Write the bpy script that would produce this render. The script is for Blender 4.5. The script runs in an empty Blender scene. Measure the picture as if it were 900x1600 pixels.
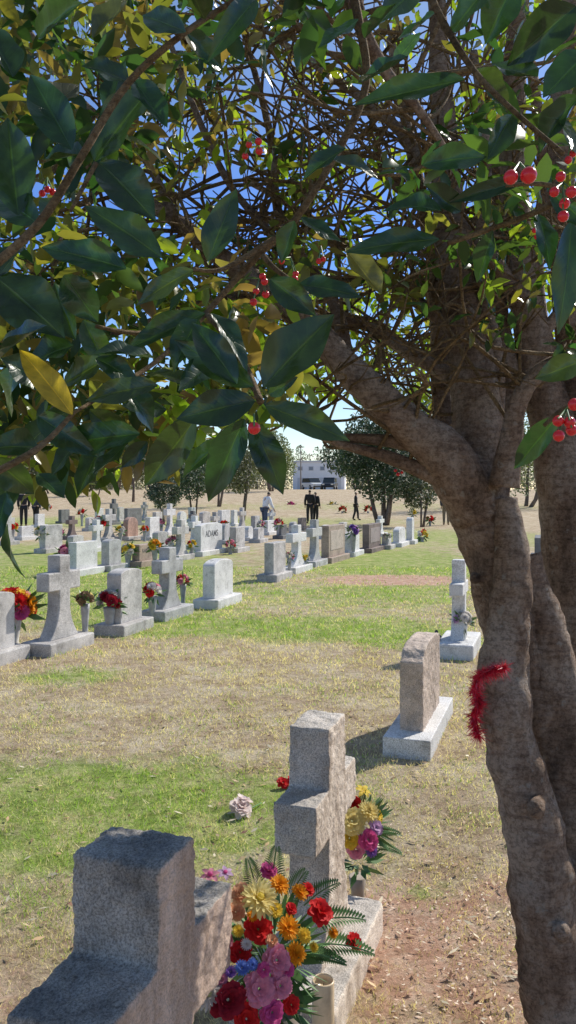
import bpy, bmesh, math, random
import numpy as np
from mathutils import Vector, Matrix, noise as mnoise
random.seed(7); RNG=np.random.default_rng(7)
SC=bpy.context.scene; COL=SC.collection
F=1250.0; HZ=768.0; CH=1.6
R=math.radians
UX,UY=0.32,0.9474          # direction of the grave rows
ROWA=math.atan2(UY,UX)
def P(px,py,Y): return Vector(((px-450)/F*Y, Y, CH-(py-HZ)/F*Y))
def G(px,py):
    Y=CH*F/(py-HZ); return (px-450)/F*Y, Y
def gz(x,y):
    t=min(1,max(0,(y-42)/55)); return 1.85*t*t*(3-2*t)
def at(px,Y):
    x=(px-450)/F*Y; return Vector((x,Y,gz(x,Y)))

# ------------------------------------------------------------ materials
def N(nt,t,**k):
    n=nt.nodes.new(t)
    for a,b in k.items(): setattr(n,a,b)
    return n
def newmat(name,rough=.7,spec=.5):
    m=bpy.data.materials.new(name); m.use_nodes=True; nt=m.node_tree; nt.nodes.clear()
    o=N(nt,'ShaderNodeOutputMaterial'); b=N(nt,'ShaderNodeBsdfPrincipled')
    nt.links.new(b.outputs[0],o.inputs[0])
    b.inputs['Roughness'].default_value=rough; b.inputs['Specular IOR Level'].default_value=spec
    return m,nt,b
def coords(nt,rand=True):
    tc=N(nt,'ShaderNodeTexCoord')
    if not rand: return tc.outputs['Object']
    oi=N(nt,'ShaderNodeObjectInfo'); mu=N(nt,'ShaderNodeMath',operation='MULTIPLY'); mu.inputs[1].default_value=37.
    nt.links.new(oi.outputs['Random'],mu.inputs[0])
    va=N(nt,'ShaderNodeVectorMath',operation='ADD'); nt.links.new(tc.outputs['Object'],va.inputs[0]); nt.links.new(mu.outputs[0],va.inputs[1])
    return va.outputs[0]
def noise(nt,vec,scale,detail=4,rough=.6):
    n=N(nt,'ShaderNodeTexNoise'); n.inputs['Scale'].default_value=scale; n.inputs['Detail'].default_value=detail; n.inputs['Roughness'].default_value=rough
    nt.links.new(vec,n.inputs['Vector']); return n.outputs['Fac']
def ramp(nt,fac,stops):
    r=N(nt,'ShaderNodeValToRGB'); e=r.color_ramp.elements
    while len(e)<len(stops): e.new(.5)
    for i,(p,c) in enumerate(stops):
        e[i].position=p; e[i].color=(*c,1) if len(c)==3 else c
    nt.links.new(fac,r.inputs[0]); return r.outputs[0]
def mix(nt,fac,a,b,mode='MIX'):
    m=N(nt,'ShaderNodeMix',data_type='RGBA',blend_type=mode)
    if isinstance(fac,(int,float)): m.inputs[0].default_value=fac
    else: nt.links.new(fac,m.inputs[0])
    for s,i in ((a,6),(b,7)):
        if isinstance(s,tuple): m.inputs[i].default_value=(*s,1)
        else: nt.links.new(s,m.inputs[i])
    return m.outputs[2]
def bump(nt,b,h,strength,dist=.01):
    n=N(nt,'ShaderNodeBump'); n.inputs['Strength'].default_value=strength; n.inputs['Distance'].default_value=dist
    nt.links.new(h,n.inputs['Height']); nt.links.new(n.outputs[0],b.inputs['Normal'])
def granite(name,c,stain=(.10,.09,.07),st=.5,fine=170,bs=.35,face=None,big=3.2):
    m,nt,b=newmat(name,.7,.4); v=coords(nt)
    d=tuple(x*.5 for x in c); l=tuple(min(.95,x*1.4) for x in c)
    fn=noise(nt,v,fine,2,.8)
    sp=ramp(nt,fn,[(.34,d),(.5,c),(.64,l)])
    lg=ramp(nt,noise(nt,v,big,7,.7),[(.4,(1,1,1)),(.68,(1-st,1-st,1-st))])
    x=mix(nt,1.,sp,lg,'MULTIPLY')
    tint=ramp(nt,noise(nt,v,7,6,.75),[(.54,(0,0,0)),(.72,(.65,.65,.65))])
    x=mix(nt,tint,x,stain)
    if face:   # the dressed face (local -y) is a different colour from the rough sawn sides
        tc=N(nt,'ShaderNodeTexCoord'); s=N(nt,'ShaderNodeSeparateXYZ'); nt.links.new(tc.outputs['Normal'],s.inputs[0])
        mr=N(nt,'ShaderNodeMapRange'); mr.inputs[1].default_value=-.6; mr.inputs[2].default_value=-.85; nt.links.new(s.outputs[1],mr.inputs[0])
        y=ramp(nt,fn,[(.34,tuple(q*.72 for q in face)),(.5,face),(.64,tuple(q*1.2 for q in face))])
        mp=N(nt,'ShaderNodeMapping'); mp.inputs['Scale'].default_value=(9,9,1.2); nt.links.new(v,mp.inputs[0])
        y=mix(nt,1.,y,ramp(nt,noise(nt,mp.outputs[0],1.5,5,.6),[(.4,(.72,.68,.64)),(.62,(1.1,1.1,1.1))]),'MULTIPLY')
        x=mix(nt,mr.outputs[0],x,y)
    nt.links.new(x,b.inputs['Base Color'])
    bump(nt,b,noise(nt,v,fine*.45,6,.75),bs,.006)
    return m
def plain(name,c,rough=.6,var=.25,scale=12,spec=.5):
    m,nt,b=newmat(name,rough,spec); v=coords(nt)
    x=ramp(nt,noise(nt,v,scale,4),[(.3,tuple(k*(1-var) for k in c)),(.7,tuple(min(1,k*(1+var)) for k in c))])
    nt.links.new(x,b.inputs['Base Color']); return m
M={}
M['granite']=granite('granite',(.59,.56,.53))
M['granite_light']=granite('granite_light',(.73,.71,.68),st=.25)
M['granite_blue']=granite('granite_blue',(.52,.51,.50))
M['granite_dark']=granite('granite_dark',(.20,.20,.20))
M['granite_pink']=granite('granite_pink',(.54,.34,.26))
M['granite_tan']=granite('granite_tan',(.44,.34,.27))
M['granite_brown']=granite('granite_brown',(.24,.18,.16))
M['polish_tan']=granite('polish_tan',(.52,.43,.37),st=.2)
M['polish_brown']=granite('polish_brown',(.34,.28,.27),st=.2)
M['old_granite']=granite('old_granite',(.45,.41,.365),stain=(.13,.11,.085),st=.65,fine=190,bs=1.,face=(.64,.48,.38),big=6)
M['mid_granite']=granite('mid_granite',(.64,.58,.52),stain=(.30,.25,.19),st=.45,fine=220,bs=.9,face=(.80,.69,.58),big=6)
M['warm_granite']=granite('warm_granite',(.64,.51,.41),stain=(.26,.19,.13),st=.5,fine=200,bs=.8,big=6)
M['engraved']=plain('engraved',(.13,.13,.13),.8)
M['vase']=plain('vase',(.36,.36,.36),.6); M['white_vase']=plain('white_vase',(.75,.74,.7),.35); M['dark_vase']=plain('dark_vase',(.05,.05,.055),.4)
M['urn']=plain('urn',(.34,.28,.22),.7)
M['green']=plain('flower_green',(.09,.19,.05),.5,.45,30)
M['black']=plain('black',(.015,.015,.018),.7); M['glass']=plain('glass',(.03,.04,.05),.1,.1); M['window_glass']=plain('window_glass',(.22,.26,.32),.2,.1)
M['tyre']=plain('tyre',(.02,.02,.02),.85); M['rim']=plain('rim',(.4,.4,.42),.35); M['lamp']=plain('lamp',(.75,.75,.72),.15)
M['white_paint']=plain('white_paint',(.75,.77,.8),.35,.05); M['dark_paint']=plain('dark_paint',(.03,.035,.05),.3,.1)
M['siding']=plain('siding',(.80,.82,.86),.7,.06); M['trim']=plain('trim',(.58,.60,.64),.6,.1); M['wood']=plain('wood',(.26,.22,.18),.85)
M['skin']=plain('skin',(.42,.26,.19),.6,.1); M['hair']=plain('hair',(.03,.022,.017),.6); M['hair_grey']=plain('hair_grey',(.2,.17,.15),.6)
M['denim']=plain('denim',(.06,.08,.13),.85); M['shirt']=plain('shirt',(.78,.78,.80),.8,.08); M['coat']=plain('coat',(.018,.018,.022),.8); M['coat_blue']=plain('coat_blue',(.05,.06,.085),.8); M['khaki']=plain('khaki',(.2,.17,.12),.85)
FC={'red':(.78,.03,.03),'darkred':(.42,.02,.04),'pink':(.90,.36,.48),'magenta':(.80,.13,.38),'white':(.87,.82,.77),'yellow':(.94,.70,.08),'cream':(.94,.80,.34),'orange':(.95,.42,.02),'peach':(.92,.52,.30),'purple':(.33,.16,.55),'blue':(.18,.29,.72),'brown':(.34,.23,.13),'lilac':(.77,.52,.78),'blush':(.95,.82,.78)}
def petalmat(k):
    m,nt,b=newmat('petal_'+k,.65,.25); v=coords(nt); c=FC[k]
    x=ramp(nt,noise(nt,v,3.,3),[(.3,tuple(q*.75 for q in c)),(.65,c)])
    nt.links.new(x,b.inputs['Base Color'])
    t=N(nt,'ShaderNodeBsdfTranslucent'); nt.links.new(x,t.inputs[0]); ms=N(nt,'ShaderNodeMixShader'); ms.inputs[0].default_value=.4
    o=[n for n in nt.nodes if n.type=='OUTPUT_MATERIAL'][0]
    nt.links.new(b.outputs[0],ms.inputs[1]); nt.links.new(t.outputs[0],ms.inputs[2]); nt.links.new(ms.outputs[0],o.inputs[0])
    return m
for k in FC: M['p_'+k]=petalmat(k)
def attrleaf(name,rough,trans,veins=False,spec=.5,coat=0):
    m,nt,b=newmat(name,rough,spec)
    if coat: b.inputs['Coat Weight'].default_value=coat; b.inputs['Coat Roughness'].default_value=.1
    a=N(nt,'ShaderNodeAttribute',attribute_name='col'); x=a.outputs['Color']
    if veins:
        l=N(nt,'ShaderNodeAttribute',attribute_name='luv'); s=N(nt,'ShaderNodeSeparateXYZ'); nt.links.new(l.outputs['Vector'],s.inputs[0])
        ab=N(nt,'ShaderNodeMath',operation='ABSOLUTE'); nt.links.new(s.outputs[1],ab.inputs[0])
        mr=N(nt,'ShaderNodeMapRange'); mr.inputs[1].default_value=.02; mr.inputs[2].default_value=.07; mr.inputs[3].default_value=1; mr.inputs[4].default_value=0
        nt.links.new(ab.outputs[0],mr.inputs[0])
        k1=N(nt,'ShaderNodeMath',operation='MULTIPLY'); k1.inputs[1].default_value=8.; nt.links.new(s.outputs[0],k1.inputs[0])
        k2=N(nt,'ShaderNodeMath',operation='MULTIPLY'); k2.inputs[1].default_value=1.6; nt.links.new(ab.outputs[0],k2.inputs[0])
        sb=N(nt,'ShaderNodeMath',operation='SUBTRACT'); nt.links.new(k1.outputs[0],sb.inputs[0]); nt.links.new(k2.outputs[0],sb.inputs[1])
        pp=N(nt,'ShaderNodeMath',operation='PINGPONG'); pp.inputs[1].default_value=.5; nt.links.new(sb.outputs[0],pp.inputs[0])
        mr2=N(nt,'ShaderNodeMapRange'); mr2.inputs[1].default_value=.0; mr2.inputs[2].default_value=.16; mr2.inputs[3].default_value=.14; mr2.inputs[4].default_value=0
        nt.links.new(pp.outputs[0],mr2.inputs[0])
        mx=N(nt,'ShaderNodeMath',operation='MAXIMUM'); nt.links.new(mr.outputs[0],mx.inputs[0]); nt.links.new(mr2.outputs[0],mx.inputs[1])
        li=mix(nt,1.,x,(1.8,1.7,1.3),'MULTIPLY'); x=mix(nt,mx.outputs[0],x,li)
        pv=coords(nt,False); x=mix(nt,.7,x,ramp(nt,noise(nt,pv,60,4,.6),[(.35,(.6,.62,.6)),(.65,(1.2,1.2,1.1))]),'MULTIPLY')
        bn=N(nt,'ShaderNodeBump'); bn.inputs['Strength'].default_value=.5; bn.inputs['Distance'].default_value=.002; bn.invert=True
        nt.links.new(mx.outputs[0],bn.inputs['Height']); nt.links.new(bn.outputs[0],b.inputs['Normal'])
    nt.links.new(x,b.inputs['Base Color'])
    if trans:
        t=N(nt,'ShaderNodeBsdfTranslucent'); y=mix(nt,1.,x,(2.6,2.8,1.1),'MULTIPLY'); nt.links.new(y,t.inputs[0])
        ms=N(nt,'ShaderNodeMixShader'); ms.inputs[0].default_value=trans
        o=[n for n in nt.nodes if n.type=='OUTPUT_MATERIAL'][0]
        nt.links.new(b.outputs[0],ms.inputs[1]); nt.links.new(t.outputs[0],ms.inputs[2]); nt.links.new(ms.outputs[0],o.inputs[0])
    return m
M['leaf']=attrleaf('holly_leaf',.32,.2,True,.4,.38)
M['crown_leaf']=attrleaf('crown_leaf',.3,.44,False,.45)
M['farleaf']=attrleaf('far_leaf',.6,.15)
M['blade']=attrleaf('grass_blade',.8,.25,spec=.15)
M['litter']=attrleaf('litter',.85,0,spec=.2)
def barkmat(name,c1,c2,lich=.5,sc=1.):
    m,nt,b=newmat(name,.85,.25); v=coords(nt,False)
    mp=N(nt,'ShaderNodeMapping'); mp.inputs['Scale'].default_value=(1,1,.5); nt.links.new(v,mp.inputs[0]); w=mp.outputs[0]
    x=ramp(nt,noise(nt,w,8*sc,10,.68),[(.34,tuple(k*.5 for k in c1)),(.46,c1),(.6,c2),(.7,tuple(k*1.12 for k in c2))])
    y=ramp(nt,noise(nt,v,85*sc,6,.8),[(.41,(.45,.41,.38)),(.54,(1,1,1))]); x=mix(nt,.8,x,y,'MULTIPLY')
    mp2=N(nt,'ShaderNodeMapping'); mp2.inputs['Scale'].default_value=(1,1,3.6); nt.links.new(v,mp2.inputs[0])
    z=ramp(nt,noise(nt,mp2.outputs[0],15*sc,7,.72),[(.40,(.52,.47,.43)),(.5,(1,1,1))]); x=mix(nt,.65,x,z,'MULTIPLY')
    if lich:
        l=ramp(nt,noise(nt,v,26,6,.65),[(.61,(0,0,0)),(.66,(lich,lich,lich))]); x=mix(nt,l,x,(.62,.59,.52))
    nt.links.new(x,b.inputs['Base Color'])
    ad=N(nt,'ShaderNodeMath',operation='ADD'); nt.links.new(noise(nt,w,20*sc,9,.78),ad.inputs[0]); nt.links.new(noise(nt,mp2.outputs[0],22*sc,8,.75),ad.inputs[1])
    bump(nt,b,ad.outputs[0],1.,.04); return m
M['bark']=barkmat('bark',(.50,.345,.245),(.70,.56,.45),.45)
M['bark_far']=barkmat('bark_far',(.17,.135,.115),(.27,.22,.19),0,.3)
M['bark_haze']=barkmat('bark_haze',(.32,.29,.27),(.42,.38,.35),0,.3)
M['twig']=barkmat('twig',(.40,.27,.13),(.58,.42,.24),0,2.)
M['berry'],_nt,_b=newmat('berry',.25); _b.inputs['Base Color'].default_value=(.68,.02,.025,1)
M['tinsel']=plain('tinsel',(.66,.014,.035),.35,.6,60)
M['yellow_leaf']=attrleaf('yellow_leaf',.4,.35,True)

# ------------------------------------------------------------ mesh builder
class MB:
    def __init__(s): s.v=[]; s.f=[]
    def add(s,vs,fs):
        o=len(s.v); s.v+=[tuple(v) for v in vs]; s.f+=[tuple(i+o for i in f) for f in fs]; return s
    def box(s,c,d,rz=0,taper=1.):
        co,si=math.cos(rz),math.sin(rz); vs=[]
        for z in (-1,1):
            k=1 if z<0 else taper
            for x,y in ((-1,-1),(1,-1),(1,1),(-1,1)):
                X,Y=x*d[0]/2*k,y*d[1]/2*k
                vs.append((c[0]+X*co-Y*si,c[1]+X*si+Y*co,c[2]+z*d[2]/2))
        return s.add(vs,[(3,2,1,0),(4,5,6,7),(0,1,5,4),(1,2,6,5),(2,3,7,6),(3,0,4,7)])
    def prism(s,out,t,y0=0):
        n=len(out); vs=[(x,y0-t/2,z) for x,z in out]+[(x,y0+t/2,z) for x,z in out]
        fs=[tuple(range(n)),tuple(range(2*n-1,n-1,-1))]+[(i,i+n,(i+1)%n+n,(i+1)%n) for i in range(n)]
        return s.add(vs,fs)
    def lathe(s,prof,c=(0,0,0),n=16):
        vs=[];fs=[]
        for r,z in prof:
            for k in range(n):
                a=2*math.pi*k/n; vs.append((c[0]+r*math.cos(a),c[1]+r*math.sin(a),c[2]+z))
        m=len(prof)
        for i in range(m-1):
            for k in range(n):
                k2=(k+1)%n; fs.append((i*n+k,i*n+k2,(i+1)*n+k2,(i+1)*n+k))
        fs.append(tuple(range(n-1,-1,-1))); fs.append(tuple(range((m-1)*n,m*n)))
        return s.add(vs,fs)
    def tube(s,pts,rads,n=8,wob=0.,freq=6.):
        pts=[Vector(p) for p in pts]; m=len(pts); vs=[];fs=[]
        t=(pts[1]-pts[0]).normalized(); a=t.orthogonal().normalized()
        for i in range(m):
            t=(pts[min(i+1,m-1)]-pts[max(i-1,0)]).normalized()
            a=(a-t*a.dot(t)).normalized(); b=t.cross(a)
            for k in range(n):
                g=2*math.pi*k/n; d=a*math.cos(g)+b*math.sin(g); r=rads[i]
                if wob:
                    q=pts[i]+d*r
                    r*=1+wob*mnoise.noise(q*freq)+wob*.6*mnoise.noise(q*freq*3.1)
                vs.append(pts[i]+d*r)
        for i in range(m-1):
            for k in range(n):
                k2=(k+1)%n; fs.append((i*n+k,i*n+k2,(i+1)*n+k2,(i+1)*n+k))
        fs.append(tuple(range(n-1,-1,-1))); fs.append(tuple(range((m-1)*n,m*n)))
        return s.add(vs,fs)
    def sphere(s,c,r,n=10,sq=1.):
        pr=[(max(1e-4,r*math.sin(math.pi*i/6)),-r*sq*math.cos(math.pi*i/6)) for i in range(7)]
        return s.lathe(pr,c,n)
    def build(s,name,mat,parent=None,smooth=False,bevel=0,seg=2,world=False):
        me=bpy.data.meshes.new(name); me.from_pydata(s.v,[],s.f)
        bm=bmesh.new(); bm.from_mesh(me)
        bmesh.ops.recalc_face_normals(bm,faces=bm.faces)
        if bevel: bmesh.ops.bevel(bm,geom=[e for e in bm.edges if len(e.link_faces)==2 and e.calc_face_angle()>.35],offset=bevel,segments=seg,profile=.5,affect='EDGES',clamp_overlap=True)
        bm.to_mesh(me); bm.free()
        me.materials.append(mat)
        if smooth: me.polygons.foreach_set('use_smooth',[True]*len(me.polygons))
        o=bpy.data.objects.new(name,me); COL.objects.link(o)
        if parent:
            o.parent=parent
            if world: o.location=-parent.location
        return o
def npmesh(name,V,Q,mat,parent=None,col=None,luv=None,smooth=True,world=False):
    me=bpy.data.meshes.new(name); n=len(V); m,k=Q.shape
    me.vertices.add(n); me.vertices.foreach_set('co',V.astype(np.float32).ravel())
    me.loops.add(m*k); me.loops.foreach_set('vertex_index',Q.astype(np.int32).ravel())
    me.polygons.add(m); me.polygons.foreach_set('loop_start',np.arange(0,m*k,k,dtype=np.int32))
    me.update(calc_edges=True); me.validate()
    if col is not None:
        a=me.attributes.new('col','FLOAT_COLOR','POINT'); a.data.foreach_set('color',np.c_[col,np.ones(n)].astype(np.float32).ravel())
    if luv is not None:
        a=me.attributes.new('luv','FLOAT_VECTOR','POINT'); a.data.foreach_set('vector',luv.astype(np.float32).ravel())
    if smooth: me.polygons.foreach_set('use_smooth',[True]*len(me.polygons))
    me.materials.append(mat); o=bpy.data.objects.new(name,me); COL.objects.link(o)
    if parent:
        o.parent=parent
        if world: o.location=-parent.location
    return o
def tag(o,label=None,cat=None,group=None,kind=None):
    if label: o['label']=label
    if cat: o['category']=cat
    if group: o['group']=group
    if kind: o['kind']=kind
    return o
def thing(name,label,cat,loc=(0,0,0),rz=0,group=None):
    o=bpy.data.objects.new(name,None); COL.objects.link(o); o.location=loc; o.rotation_euler=(0,0,rz); o.empty_display_size=.1
    return tag(o,label,cat,group)
def smooth_path(ctrl,step=4):
    out=[];rr=[]; n=len(ctrl)
    for i in range(n-1):
        p0,p1,p2,p3=ctrl[max(i-1,0)],ctrl[i],ctrl[i+1],ctrl[min(i+2,n-1)]
        for k in range(step):
            t=k/step
            f=lambda a,b,c,d: .5*((2*b)+(c-a)*t+(2*a-5*b+4*c-d)*t*t+(3*b-a-3*c+d)*t**3)
            out.append(f(p0[0],p1[0],p2[0],p3[0])); rr.append(max(.0008,f(p0[1],p1[1],p2[1],p3[1])))
    out.append(ctrl[-1][0]); rr.append(ctrl[-1][1]); return out,rr
def pixpath(lst,Y0,Y1):
    n=len(lst); r=[]
    for i,(x,y,w) in enumerate(lst):
        Y=Y0+(Y1-Y0)*i/(n-1); r.append((P(x,y,Y),w/F*Y))
    return r

# ------------------------------------------------------------ ground
def ell(x,y,l):
    v=0
    for cx,cy,rx,ry,a in l:
        d=((x-cx)/rx)**2+((y-cy)/ry)**2; v=v+a*np.exp(-d*d*.7)
    return v
GREEN=[(-1.0,4.0,1.3,.8,.9),(-2.4,3.3,.8,.7,.55),(.4,9.4,1.5,.9,.95),(2.4,18,2.2,4.5,.95),(1.2,12.2,1.6,1.6,.6),(-3.2,13.6,2.6,4,.85),(-5.5,20,4.5,6,.8),(-1.6,10.2,1.0,1.5,.5),(.48,3.14,.13,.11,1.6),(1.6,8.6,.7,.5,.65),(-9,42,16,7,.7),(6,28,4,6,.7),(-1.9,6.9,.5,.4,.65),(6,60,20,5,.4)]
DIRT=[(.72,2.2,.5,.75,.72),(.36,2.95,.2,.34,1.1),(1.95,14.5,1.2,.8,1.6),(-.95,2.5,.2,.2,.7),(.85,3.3,.3,.4,.4)]
xs=np.concatenate([-np.geomspace(9,420,26)[::-1],np.arange(-8.7,8.8,.22),np.geomspace(9,420,26)])
ys=np.concatenate([-np.geomspace(5,60,8)[::-1],np.arange(-4.5,16,.16),np.geomspace(16.1,700,66)])
XX,YY=np.meshgrid(xs,ys); nx,ny=len(xs),len(ys)
t=np.clip((YY-42)/55,0,1); ZZ=1.85*t*t*(3-2*t)
for i in range(ny):
    for j in range(nx):
        if abs(XX[i,j])<12 and -5<YY[i,j]<20:
            ZZ[i,j]+=.012*mnoise.noise(Vector((XX[i,j]*1.3,YY[i,j]*1.3,0)))-.006
V=np.c_[XX.ravel(),YY.ravel(),ZZ.ravel()]
idx=np.arange(nx*ny).reshape(ny,nx); Q=np.stack([idx[:-1,:-1],idx[:-1,1:],idx[1:,1:],idx[1:,:-1]],-1).reshape(-1,4)
gm=np.clip(ell(XX,YY,GREEN),0,1).ravel(); dm=np.clip(ell(XX,YY,DIRT),0,1.2).ravel()
m,nt,b=newmat('lawn',.95,.1)
a=N(nt,'ShaderNodeAttribute',attribute_name='col'); s=N(nt,'ShaderNodeSeparateXYZ'); nt.links.new(a.outputs['Vector'],s.inputs[0])
v=coords(nt,False)
tan=ramp(nt,noise(nt,v,1.9,10,.78),[(.3,(.34,.24,.16)),(.44,(.52,.40,.27)),(.54,(.65,.54,.38)),(.68,(.75,.66,.51))])
fine=ramp(nt,noise(nt,v,55,6,.8),[(.3,(.42,.39,.37)),(.6,(1.1,1.1,1.1))])
med=ramp(nt,noise(nt,v,11,6,.75),[(.37,(.62,.57,.52)),(.53,(1.06,1.06,1.06))])
fine=mix(nt,.85,fine,med,'MULTIPLY')
tan=mix(nt,.85,tan,fine,'MULTIPLY')
grn=ramp(nt,noise(nt,v,3.5,9,.78),[(.3,(.19,.27,.06)),(.47,(.34,.44,.11)),(.6,(.58,.56,.26))]); grn=mix(nt,.8,grn,fine,'MULTIPLY')
drt=ramp(nt,noise(nt,v,6,9,.78),[(.3,(.42,.23,.16)),(.48,(.66,.41,.29)),(.62,(.76,.58,.44))]); drt=mix(nt,.65,drt,fine,'MULTIPLY')
def soft(ch,sc):
    ad=N(nt,'ShaderNodeMath',operation='ADD'); nn=noise(nt,v,sc,9,.78)
    k=N(nt,'ShaderNodeMath',operation='MULTIPLY_ADD'); k.inputs[1].default_value=2.8; k.inputs[2].default_value=-1.4; nt.links.new(nn,k.inputs[0])
    nt.links.new(ch,ad.inputs[0]); nt.links.new(k.outputs[0],ad.inputs[1])
    mr=N(nt,'ShaderNodeMapRange'); mr.interpolation_type='SMOOTHSTEP'; mr.inputs[1].default_value=.15; mr.inputs[2].default_value=.85; nt.links.new(ad.outputs[0],mr.inputs[0]); return mr.outputs[0]
x=mix(nt,soft(s.outputs[0],2.5),tan,grn); x=mix(nt,soft(s.outputs[1],4.),x,drt)
nt.links.new(x,b.inputs['Base Color']); bump(nt,b,noise(nt,v,60,6,.8),.8,.035)
npmesh('ground',V,Q,m,col=np.c_[gm,dm,dm*0])['kind']='structure'

def pnoise(x,y,f): return np.array([mnoise.noise(Vector((a*f,c*f,3.3))) for a,c in zip(x,y)])
n=190000
Yb=np.exp(RNG.uniform(np.log(1.9),np.log(17),n)); Xb=Yb*RNG.uniform(-.55,.5,n)
g=np.clip(ell(Xb,Yb,GREEN),0,1); d=np.clip(ell(Xb,Yb,DIRT),0,1)
pn=pnoise(Xb,Yb,1.6)+.8*pnoise(Xb,Yb,5.5); g2=np.clip(g+pn*.7-.05,0,1)
dens=pnoise(Xb,Yb,3.1)+.5*pnoise(Xb,Yb,9.)
keep=(RNG.uniform(0,1,n)>d*.8)&(RNG.uniform(-.8,.7,n)<dens+.2); Xb,Yb,g2=Xb[keep],Yb[keep],g2[keep]; n=len(Xb)
h=RNG.uniform(.009,.025,n)*(1+.6*g2)*np.clip(Yb/5,.8,1.5); w=.0013*np.clip(Yb/2.6,1,7)
an=RNG.uniform(0,6.28,n); le=RNG.uniform(.2,1.6,n)*h; la=RNG.uniform(0,6.28,n)
z0=np.zeros(n)-.004
A=np.c_[Xb-w*np.cos(an),Yb-w*np.sin(an),z0]; B=np.c_[Xb+w*np.cos(an),Yb+w*np.sin(an),z0]; C=np.c_[Xb+le*np.cos(la),Yb+le*np.sin(la),h]
V=np.stack([A,B,C],1).reshape(-1,3); Q=np.arange(3*n).reshape(-1,3)
tc=np.array([.70,.59,.42]); gc=np.array([.32,.45,.10]); pick=(RNG.uniform(0,1,n)<g2*.8)[:,None]
c=np.where(pick,gc,tc)*RNG.uniform(.45,1.25,(n,1)); col=np.repeat(c,3,0)
tag(npmesh('grass',V,Q,M['blade'],col=col,smooth=False),'short dormant lawn grass mixed tan and green','grass',kind='stuff')
def litter(name,n,fx,fy,L,cols,label,cat):
    x=fx(n); y=fy(n); l=RNG.uniform(L*.5,L,n); w=l*RNG.uniform(.2,.45,n); a=RNG.uniform(0,6.28,n); z=RNG.uniform(.004,.014,n)
    dx=np.c_[np.cos(a),np.sin(a),RNG.uniform(-.3,.3,n)]; dy=np.c_[-np.sin(a),np.cos(a),RNG.uniform(-.35,.35,n)]
    p=np.c_[x,y,z]; V=np.stack([p-dx*l[:,None]/2,p-dy*w[:,None]/2,p+dx*l[:,None]/2,p+dy*w[:,None]/2],1); V[:,:,2]=np.maximum(V[:,:,2],.002)
    c=np.array(cols)[RNG.integers(0,len(cols),n)]*RNG.uniform(.6,1.2,(n,1))
    tag(npmesh(name,V.reshape(-1,3),np.arange(4*n).reshape(-1,4),M['litter'],col=np.repeat(c,4,0),smooth=False),label,cat,kind='stuff')
litter('bark_mulch',2200,lambda n:RNG.normal(.72,.38,n),lambda n:RNG.normal(2.5,.65,n),.024,[(.68,.48,.36),(.74,.58,.45),(.38,.24,.17),(.80,.70,.56)],'tan and pinkish bark chips scattered on the dry soil under the tree','mulch')
litter('fallen_leaves',800,lambda n:RNG.normal(.2,1.0,n),lambda n:RNG.uniform(2.,6.,n),.055,[(.44,.30,.17),(.56,.42,.26),(.22,.12,.08),(.66,.58,.42)],'dry brown leaves fallen on the lawn','fallen leaves')

# ------------------------------------------------------------ gravestones
GRP='headstones and crosses in the cemetery rows'
def text(body,size,parent,loc,mat,extr=.003,width=None):
    c=bpy.data.curves.new('t','FONT'); c.body=body; c.align_x='CENTER'; c.align_y='CENTER'; c.extrude=extr; c.size=size; c.offset=.001
    o=bpy.data.objects.new('t',c); COL.objects.link(o); dg=bpy.context.evaluated_depsgraph_get()
    me=bpy.data.meshes.new_from_object(o.evaluated_get(dg)); bpy.data.objects.remove(o)
    me.materials.clear(); me.materials.append(mat); q=bpy.data.objects.new('inscription',me); COL.objects.link(q)
    q.parent=parent; q.rotation_euler=(R(90),0,0); q.location=loc
    if width:
        xsz=max(v.co.x for v in me.vertices)-min(v.co.x for v in me.vertices); q.scale=(width/xsz,)*2+(1,)
    return q
def cross_out(span,z0,H,w,bw,a1,a2):
    hw=w/2; o=[(-bw/2,z0),(bw/2,z0)]
    zs=z0; ze=z0+(a1-z0)*.75
    cur=[]
    for i in range(1,9):
        t=i/8; z=zs+(ze-zs)*t; cur.append((hw+(bw/2-hw)*(1-t)**2.2,z))
    o+=cur+[(hw,a1),(span/2,a1),(span/2,a2),(hw,a2),(hw,H),(-hw,H),(-hw,a2),(-span/2,a2),(-span/2,a1),(-hw,a1)]+[(-x,z) for x,z in cur[::-1]]
    return o
def tab_out(L,z0,H,top):
    h=L/2; o=[(-h,z0),(h,z0)]
    if top=='flat': o+=[(h,H),(-h,H)]
    elif top=='arch': o+=[(h*math.cos(math.pi*i/12),H-L*.12+L*.12*math.sin(math.pi*i/12)) for i in range(13)]
    elif top=='round': o+=[(h*math.cos(math.pi*i/14),H-L*.32+L*.32*math.sin(math.pi*i/14)) for i in range(15)]
    elif top=='serp':
        o+=[(h*(1-2*i/18),H-.12*L*(abs(1-2*i/18)**2.2)*(1.1)) for i in range(19)]
    elif top=='slant': o+=[(h,H-.05),(h*.55,H),(-h*.55,H),(-h,H-.05)]
    return o
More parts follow.
